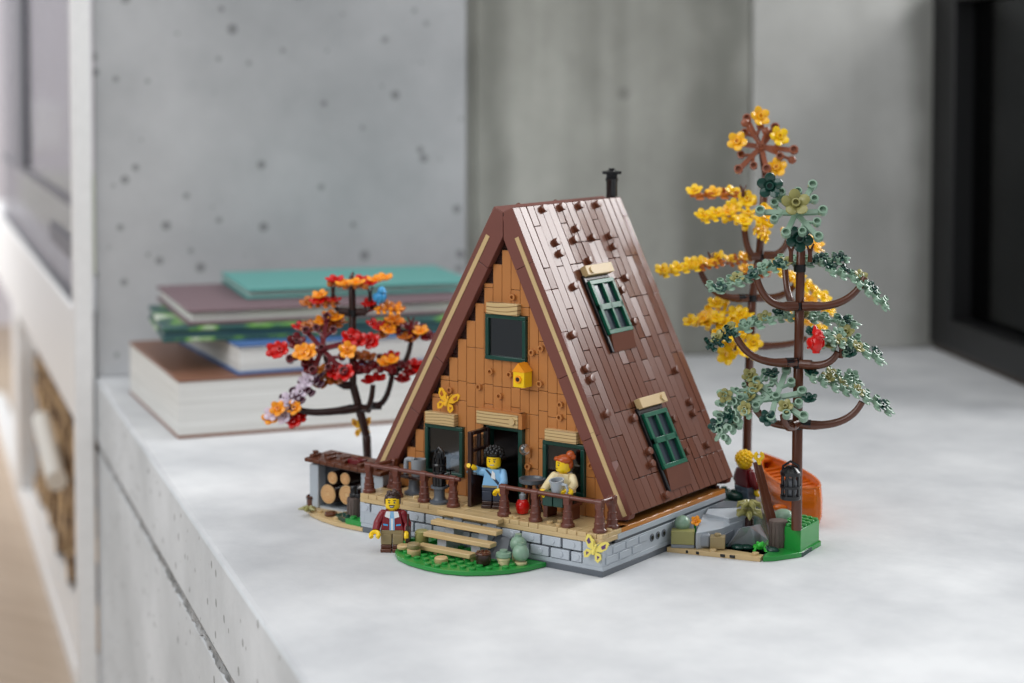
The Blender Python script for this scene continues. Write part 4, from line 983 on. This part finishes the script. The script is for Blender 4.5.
def at_b(lst, n=(0, 1, .3), sc=.84):
    for c, x, y, k in lst: T.place('blossom', c, gp(x, y, k), dirv(n[0]+T.q.uniform(-.25,.25), n[1], n[2]+T.q.uniform(-.1,.25)), x*.37, sc)
sprig(303, 303, 338, 303, 0, DO, []); at_b([(LO, 320, 296, 0), (RE, 318, 302, -.5), (RE, 333, 301, 0), (DO, 308, 303, 0), (RE, 326, 304, 1)]); T.twig(gp(333, 297, 0), 'dark_brown', 1.4); T.branch(gp(348, 312, 0), gp(333, 302, 0), .5, 'dark_brown', .26)
sprig(372, 309, 402, 309, -.5, LO, [DO]); at_b([(RE, 370, 304, 0), (DO, 397, 310, 0), (LO, 385, 307, 0), (DR, 371, 309, .4)]); T.twig(gp(370, 302, 0), 'dark_brown', 1.6); T.branch(gp(357, 312, 0), gp(370, 308, 0), .5, 'dark_brown', .26)
sprig(296, 330, 345, 322, .5, DO, [DO, DO]); at_b([(LO, 336, 318, -.5), (LO, 322, 322, 0), (DR, 303, 327, 1), (DO, 314, 330, 0), (DO, 328, 332, .3), (RE, 300, 328, .5), (LO, 330, 316, 1)]); T.branch(gp(352, 385, 0), gp(322, 335, -1), 3, 'dark_brown', .34)
sprig(372, 326, 432, 336, 1, DR, [DR, DR]); at_b([(LO, 393, 320, 1), (LO, 388, 331, 0), (RE, 380, 328, .5), (LO, 421, 332, .5), (DO, 404, 338, 0), (DO, 412, 339, .5), (DR, 407, 328, 1), (RE, 374, 325, 1), (LO, 398, 324, 1.5), (DR, 428, 337, 1), (DO, 383, 336, 1.2)]); T.twig(gp(411, 330, 0), DR, 1.3)
sp(322, 349, -2, dirv(0, .45, .9), DR, [], 1.12, .3); at_b([(RE, 281, 350, -2), (LO, 308, 352, -3), (LO, 347, 351, -3), (RE, 350, 338, -2), (RE, 346, 373, -3), (RE, 372, 342, -1), (RE, 336, 372, -2.5), (LO, 302, 353, -3), (DR, 296, 342, -2), (DR, 310, 366, -2.6), (RE, 275, 351, -1.8), (RE, 358, 340, -1.5)], (0, .5, .8), .92)
sp(375, 366, -1, UPV, DR, [], .95, .3); at_b([(DO, 368, 358, 0), (LO, 385, 363, -1), (RE, 392, 357, 0), (RE, 378, 379, -1.5), (RE, 419, 369, 1), (RE, 410, 373, 1), (DR, 362, 372, -1), (DR, 402, 366, 0), (LO, 391, 361, -1), (RE, 370, 381, -1.5), (RE, 403, 380, 1), (DR, 425, 372, 1.2), (RE, 414, 364, 1.3), (DO, 360, 357, .6)])
sprig(314, 386, 352, 372, -1, DO, [DO]); at_b([(DO, 315, 380, -1), (DO, 328, 376, -1), (DO, 320, 386, -1), (DR, 340, 376, -1), (LO, 320, 371, -1), (DO, 336, 382, -.8)])
sprig(276, 412, 322, 374, -2, 'plum', [], 0, .5); at_b([(LA, 301, 392, -2), (LA, 288, 400, -2), (LO, 278, 409, -2.4), (LO, 295, 408, -2.6), (LA, 307, 381, -2), (RE, 294, 421, -2), (LA, 284, 417, -2), (RE, 300, 416, -1.6), (LA, 272, 414, -2), (LA, 311, 374, -1.6), (DR, 290, 412, -1.8), (LO, 270, 418, -2)], (-.1, .5, .8), .82)
T.branch(gp(358, 408, -.3), gp(300, 410, -2), 2.4, 'dark_brown', .4); T.branch(gp(362, 408, -.2), gp(373, 385, -1.2), 2.5, 'dark_brown', .34); T.branch(gp(372, 406, .3), gp(393, 368, .5), 1.5, 'dark_brown', .32); T.branch(gp(389, 372, .6), gp(412, 336, 1), 1, 'dark_brown', .3)
T.mesh(MB().tube([gp(360, 410), gp(374, 405)], .3, 10), 'collar', 'black')
e = thing('toy_bird', gp(380, 305, -.6), 'small bright blue toy bird perched high in the red tree', 'bird', .5); bird(e, 'bird_blue', False); e.scale = (1.0,)*3; e.rotation_euler.z = 1.2

# ================================================================== ROCKY GARDEN BASE, RIGHT
A_ = lambda x, y, z=0: (lambda q: (q.x, q.y))(gz(x, y, z))
garden = thing('garden_base', (4, 20, 0), 'low toy garden base of tan and green plates with grey rocks beside the cabin', 'toy base'); GOFF = (4, 20, 0)
def gpart(mb, name, mats, parent=None, **k): return mb.build(name, mats, parent or garden, off=GOFF, **k)
c1, c2, c3, c4 = A_(661, 551), A_(760, 562), A_(803, 557), A_(820, 546)
mb = MB(); mb.prism([(max(c1[0], .15), c1[1]), c2, (c2[0]-.3, c2[1]+2.2), (.25, 13)], 0.0, .42, 0)
for t in (.25, .36, .62, .72):
    p = (c1[0]+(c2[0]-c1[0])*t, c1[1]+(c2[1]-c1[1])*t); mb.box(p[0]-.3, p[0]+.3, p[1]-.08, p[1]+.6, .08, .34, 1)
mb.stud(c2[0]-.7, c2[1]+.5, .42, 0); mb.stud(c1[0]+4.6, c1[1]+1.2, .42, 0)
gpart(mb, 'tan_plate', ['tan', 'black'], bevel=.03)
mb = MB(); mb.prism([(.2, 12.6), (c2[0]-.1, c2[1]+.9), A_(775, 561), c3, c4, (8.2, 21), (5.0, 23), (1.2, 26.6), (-2.5, 31.5), (-5, 31), (-4.6, 22.6), (.25, 21.8)], 0, .42, 0)
gpart(mb, 'dark_green_plate', 'dark_green', bevel=.03)
mb = MB(); mb.prism([A_(763, 562), A_(775, 561.5), A_(801, 557.5), A_(821, 546), A_(812, 541), A_(775, 548)], .02, .46, 0); gpart(mb, 'green_plate', 'green', bevel=.03)
c5 = A_(776, 545, 0); 
mb = MB(); back = (c4[0]-2.2, c4[1]+1.9)
q0, q1, q2 = Vector(A_(800.5, 557)), Vector(A_(819, 546)), Vector(A_(776, 551))
q0 = Vector((q0.x, q0.y)); d1 = Vector(((q1-q0).x, (q1-q0).y)); d2 = Vector(((q2-q0).x, (q2-q0).y))
mb.prism([tuple(q0), tuple(q0+d1), tuple(q0+d1+d2*.9), tuple(q0+d2*.9)], .42, 2.4, 0)
mb.prism([tuple(q0+d2*-.02-d1*.02), tuple(q0+d1), tuple(q0+d1+d2*.9), tuple(q0+d2*1.9), tuple(q0+d2*1.7-d1*.05)], 0, .43, 0)
for i in range(5):
    for j in range(4):
        p = q0+d1*((i+.5)/5)+d2*.9*((j+.5)/4); mb.stud(p.x, p.y, 2.4, 0)
gpart(mb, 'green_brick', 'green', bevel=.03)
mb = MB()                                                     # front ledge blocks
b0, b1 = Vector(A_(671, 548, .42)), Vector(A_(724, 550, .42)); bd = (b1-b0).normalized(); bn = Vector((-bd.y, bd.x)); LL = (b1-b0).length
def blk(a, b, dep_, z0, z1, m, mbx, f=0): 
    P = [b0+bd*a+bn*f, b0+bd*b+bn*f, b0+bd*b+bn*(f+dep_), b0+bd*a+bn*(f+dep_)]; mbx.prism([tuple(p) for p in P], z0, z1, m)
mb = MB(); blk(0, LL*.44, 1.2, .75, 1.95, 0, mb); blk(0, LL*.44, 1.2, .42, .75, 1, mb, .05); gpart(mb, 'olive_block', ['olive', 'mid_grey'], bevel=.05)
mb = MB(); blk(LL*.45, LL*.74, 1.6, .5, 1.7, 0, mb, .1); gpart(mb, 'arch_block', 'mid_grey', bevel=.2)
mb = MB(); blk(LL*.74, LL*1.02, 1.0, .5, 1.6, 0, mb, -.2); p = b0+bd*LL*.88+bn*.3; mb.stud(p.x, p.y, 1.6); gpart(mb, 'tan_block', 'dark_tan', bevel=.05)
def slab(pts, z0, zt, mat, name='rock_slab', mat2=None):
    """pts: (pixel x, pixel y, top height) outline of the top face"""
    tops = [gz(x, y, z) for x, y, z in pts]; n = len(tops)
    for t in tops:
        if t.y < 21.6: t.x = max(t.x, .25)
    mb = MB(); mb.add([tuple(t) for t in tops]+[(t.x, t.y, z0) for t in tops], [tuple(range(n)), tuple(range(n, 2*n))[::-1]]+[(i, n+i, n+(i+1) % n, (i+1) % n) for i in range(n)])
    return gpart(mb, name, mat, bevel=.05, angle=20)
slab([(696, 533, 1.9), (719, 529, 1.9), (744, 520, 2.2), (727, 518.5, 2.5), (703, 514, 2.5)], .42, 0, 'light_grey')
slab([(697, 536, 1.3), (722, 536, 1.3), (746, 523, 1.8), (720, 520, 1.6), (700, 528, 1.6)], .42, 0, 'mid_grey')
slab([(705.5, 513.5, 2.7), (729, 518.5, 2.6), (751, 512, 2.8), (744, 507.5, 2.9), (708, 508.5, 2.9)], .42, 0, 'light_grey')
slab([(700, 506, 2.6), (742, 508, 2.6), (746, 502, 2.6), (716, 499, 2.6)], .42, 0, 'dark_grey')
tops = [gz(727, 547, .42), gz(757, 548, .42), gz(768, 540, .42), gz(760, 524, .42), gz(735, 530, .42), gz(741.5, 527.5, 2.6), gz(750, 527, 2.5), gz(746, 534, 1.8)]
mb = MB(); mb.add([tuple(t) for t in tops], [(0,1,7),(0,7,5),(1,6,7),(7,6,5),(1,2,6),(2,3,6),(3,4,5,6),(4,0,5)]); gpart(mb, 'dark_boulder', 'mid_grey', angle=10)
mb = MB()
for k, (x, y) in enumerate(((716, 494), (724, 493), (734, 496), (740, 494))): 
    p = gz(x, y, 2.0); mb.ell(p, (.95, .8, .5)); mb.stud(p.x, p.y, p.z+.4)
gpart(mb, 'dark_bush', 'dark_green')
mb = MB()
for x, y in ((738, 547), (746, 547), (752, 546), (772, 550), (766, 549)):
    p = gz(x, y, .5); mb.ell(p, (.7, .5, .3))
gpart(mb, 'grass_tuft', 'dark_green')
# items on the base
e = thing('round_shrub', gz(682.5, 533, 1.6)+Vector((-.3, .5, 0)), 'sage green ball shaped shrub on the olive block beside the cabin wall', 'shrub')
MB().lathe([(.4, -.1), (.4, .3)], n=12).build('stem', 'dark_tan', e); MB().ell((0, 0, .72), .72, nu=20, nv=12).build('foliage', 'sand_green', e)
e = thing('toy_flower', gz(690, 533, 1.6)+Vector((0, .9, 0)), 'bright orange flower tucked behind the ball shaped shrub', 'flower')
MB().tube([(0, 0, -.6), (0, 0, .9)], .12, 8).build('stem', 'green', e)
o = blossom_mesh('petals', 'light_orange'); o.parent = e; o.scale = (.5,)*3; o.location = Vector((.1, 0, .9))*S; o.rotation_euler = basis((.3, -.8, .5)).to_euler()
e = thing('lily', gz(749, 526, 1.6), 'olive yellow lily plant with arching petals on the grey rocks', 'plant')
mb = MB(); mb.lathe([(.42, 0), (.42, .7), (.3, .8), (.3, 1.4)], n=12); mb.build('stem', 'dark_brown', e)
for nm, z, L, m, k0 in (('lower_leaf', .95, 1.35, 'olive', 0), ('petal', 1.75, 1.1, 'olive', .4)):
    for k in range(6):
        a = k0+k*PI/3; mb = MB()
        mb.tube([(0, 0, z), (L*.4*math.cos(a), L*.4*math.sin(a), z+.35), (L*.8*math.cos(a), L*.8*math.sin(a), z+.25), (L*math.cos(a), L*math.sin(a), z-.1)], [.18, .28, .26, .06], 8); mb.build(nm, m, e)
MB().lathe([(.25, .9), (.3, 1.5), (.2, 1.9)], n=10).build('bud', 'olive', e)
e = thing('toy_frog', gz(760, 550, .42), 'bright green toy frog in front of the brown bark stump', 'frog', .5); e.scale = (.72,)*3
mb = MB(); mb.ell((0, 0, .45), (.6, .75, .45)); mb.ell((0, -.55, .75), (.48, .42, .36)); 
for sx in (-1, 1): mb.ell((sx*.28, -.6, 1.05), .18); mb.ell((sx*.6, .3, .32), (.28, .55, .32)); mb.tube([(sx*.45, -.4, .5), (sx*.65, -.7, .1)], [.17, .14], 8); mb.ell((sx*.7, -.8, .08), (.22, .26, .1))
mb.build('body', 'frog_green', e)
bs = bark_stump(gz(777, 547.5, .42)+Vector((-.1, .4, 0)), .8, 2.35, 'wide brown grey bark stump in front of the green tree trunk')
spos = gz(777, 550, .42)
e = thing('oar', Vector((7.3, 16.9, 1.6)), 'brown wooden oar leaning up out of the bark stump', 'oar')
v1 = at(757, 462, dep_ := (Vector((7.3, 16.9, 1.6))-CAM).dot(FW)+1.0)-(Vector((7.3, 16.9, 1.6)))
side = RT*.26
mb = MB()
for sg, m in ((-1, 0), (1, 1)): mb.tube([side*sg*.9-v1.normalized()*.6, v1+side*sg*.5], [.34, .3], 4, m)
mb.build('shaft', ['trunk_brown', 'trunk_brown'], e, bevel=.05)
o = thing('yellow_clip', Vector((7.3, 16.9, 1.6))+v1+Vector((.2, 0, .2)), 'small yellow claw clip on top of the leaning oar', 'clip')
mb = MB(); mb.lathe([(.2, -.4), (.22, 0)], n=10); mb.tube([Vector((0,0,.35))+RT*.32*math.cos(t)+Vector((0, 0, .32*math.sin(t))) for t in [PI*(.62+1.76*i/10) for i in range(11)]], .18, 8)
mb.build('claw', 'yellow', o)
# black lantern on the trunk
LT = at(790.5, 499, (gt.b-CAM).dot(FW)-1.6)
e = thing('camp_lantern', LT, 'black caged lantern with arched handle hanging on the green tree trunk', 'lantern')
MB().lathe([(.85, 0), (.9, .1), (.9, .35), (.7, .4)], n=18).build('base', 'black', e)
MB().lathe([(.5, .4), (.55, .8), (.55, 1.6), (.4, 1.8)], n=16).build('glass', 'mirror_grey', e)
mb = MB()
for k in range(8):
    a = k*PI/4; mb.cyl((.75*math.cos(a), .75*math.sin(a), .3), (.75*math.cos(a), .75*math.sin(a), 2.2), .12, .12, 6)
mb.lathe([(.9, 1.0), (.92, 1.1), (.9, 1.25), (.8, 1.1)], n=18); mb.lathe([(.9, 2.1), (.9, 2.4), (.6, 2.7), (.35, 2.9)], n=18); mb.build('cage', 'black', e)
MB().tube([RT*-.7+Vector((0,0,2.2)), RT*-.65+Vector((0,0,2.9)), Vector((0,0,3.3)), RT*.65+Vector((0,0,2.9)), RT*.7+Vector((0,0,2.2))], .12, 8).build('handle', 'black', e)
# canoe
bow = gz(811, 527, .42); stern = gz(757, 463, 3.2); 
CROLL = -.12; bowp = Vector((bow.x+.9, bow.y+.6, .05)); ax = Vector((stern.x-bow.x, stern.y-bow.y, 0)); CL = ax.length; ax.normalize(); sd = Vector((-ax.y, ax.x, 0))
can = thing('canoe', bowp+ax*CL/2, 'orange toy canoe lying behind the green tree', 'canoe', math.atan2(ax.y, ax.x)); can.rotation_euler.x = CROLL
n = 28; vs = []; BH = 1.75
shape = lambda t: (lambda q: (BH*(1-q**2.4)+.012, 3.55+.55*q**3, .0+.9*max(0, q-.72)**2*12))(abs(2*t-1))
for i in range(n+1):
    t = i/n; w, zt, zb = shape(t); x = (t-.5)*CL; q = abs(2*t-1)
    for a, b in ((-1, 1), (-1.02, .6), (-.86, .22), (-.45, .03), (0, 0), (.45, .03), (.86, .22), (1.02, .6), (1, 1)): vs.append((x-.9*(1-b)**2*(2*t-1)*max(0, q-.5)*2, a*w, zb+(zt-zb)*b))
K = 9; fs = [(i*K+k, i*K+k+1, i*K+K+1+k, i*K+K+k) for i in range(n) for k in range(K-1)]
mb = MB(); mb.add(vs, fs); hull = mb.build('hull', 'orange', can, angle=50)
so = hull.modifiers.new('thick', 'SOLIDIFY'); so.thickness = .2*S; so.offset = 0
mb = MB()
for sg in (0, K-1): mb.tube([vs[i*K+sg] for i in range(n+1)], .15, 6)
mb.build('gunwale', 'orange', can)
for k in range(10):
    t = .16+.68*k/9; w, zt, zb = shape(t); x = (t-.5)*CL
    MB().box(x-.24, x+.24, -w+.1, w-.1, zt-.95, zt-.5).build('rib', 'orange', can, bevel=.05)
for sg in (-1, 1):
    t = .5+sg*.42; w, zt, zb = shape(t); x = (t-.5)*CL
    mb = MB(); mb.add([(x, -w, zt-.05), (x, w, zt-.05), (sg*CL*.495, 0, zt+.15), (x, -w, zt-.3), (x, w, zt-.3), (sg*CL*.495, 0, zt-.1)], [(0,1,2), (5,4,3), (0,3,4,1), (1,4,5,2), (2,5,3,0)]); mb.build('end_deck', 'orange', can)
# small orange and sage things half hidden behind the stump
e = thing('toy_fish', gz(780, 512, .9), 'small orange fish shaped piece half hidden beneath the black lantern', 'fish', .4)
mb = MB(); mb.ell((0, 0, .4), (.75, .3, .35)); mb.prism([(-.6, 0), (-1.1, .4), (-1.1, -.4)], .3, .5); mb.build('body', 'orange', e)
e = thing('sage_boulder', gz(784, 524, 1.0), 'sage green rounded boulder between the bark stump and the green tree trunk', 'boulder')
mb = MB(); mb.ell((0, 0, .6), (1.1, .9, .8)); mb.build('mass', 'sand_green', e)

# ================================================================== LIGHT, WORLD, CAMERA
w = bpy.data.worlds.new('World'); scn.world = w; w.use_nodes = True; nt = w.node_tree
bg = nt.nodes['Background']; bg.inputs[0].default_value = (.9, .95, 1.0, 1); bg.inputs[1].default_value = .30
def area(name, loc, target, sx, sy, power, col=(1, 1, 1)):
    L = bpy.data.lights.new(name, 'AREA'); L.shape = 'RECTANGLE'; L.size = sx*S; L.size_y = sy*S; L.energy = power; L.color = col
    o = bpy.data.objects.new(name, L); COL.objects.link(o); o.location = Vector(loc)*S
    d = Vector(target)-Vector(loc); o.rotation_euler = d.to_track_quat('-Z', 'Y').to_euler(); return o
area('window_light_left', uvz(150, -170, 130), (-10, 5, 5), 220, 150, 19)
area('ceiling_light', (0, -20, 210), (-10, 0, 0), 200, 200, 11)
area('fill_light_far', uvz(-240, -120, 130), uvz(-300, 30, 0), 150, 120, 36)  # added fill that brightens the far wall and white beam, not a window
area('window_light_right', uvz(70, 250, 150), (-10, 10, 14), 200, 90, 34)
cam = bpy.data.cameras.new('camera'); co = bpy.data.objects.new('camera', cam); COL.objects.link(co); scn.camera = co
co.location = CAM*S; co.rotation_euler = (PI/2-PITCH, 0, -YAW)
cam.shift_y = SHY/1024; cam.sensor_width = 36; cam.lens = F/1024*36; cam.clip_start = .02; cam.clip_end = 60
cam.dof.use_dof = True; cam.dof.focus_distance = 158*S; cam.dof.aperture_fstop = 4.2
scn.view_settings.view_transform = 'Standard'; scn.view_settings.look = 'None'; scn.view_settings.exposure = 0; scn.view_settings.gamma = 1; scn.view_settings.use_curve_mapping = False
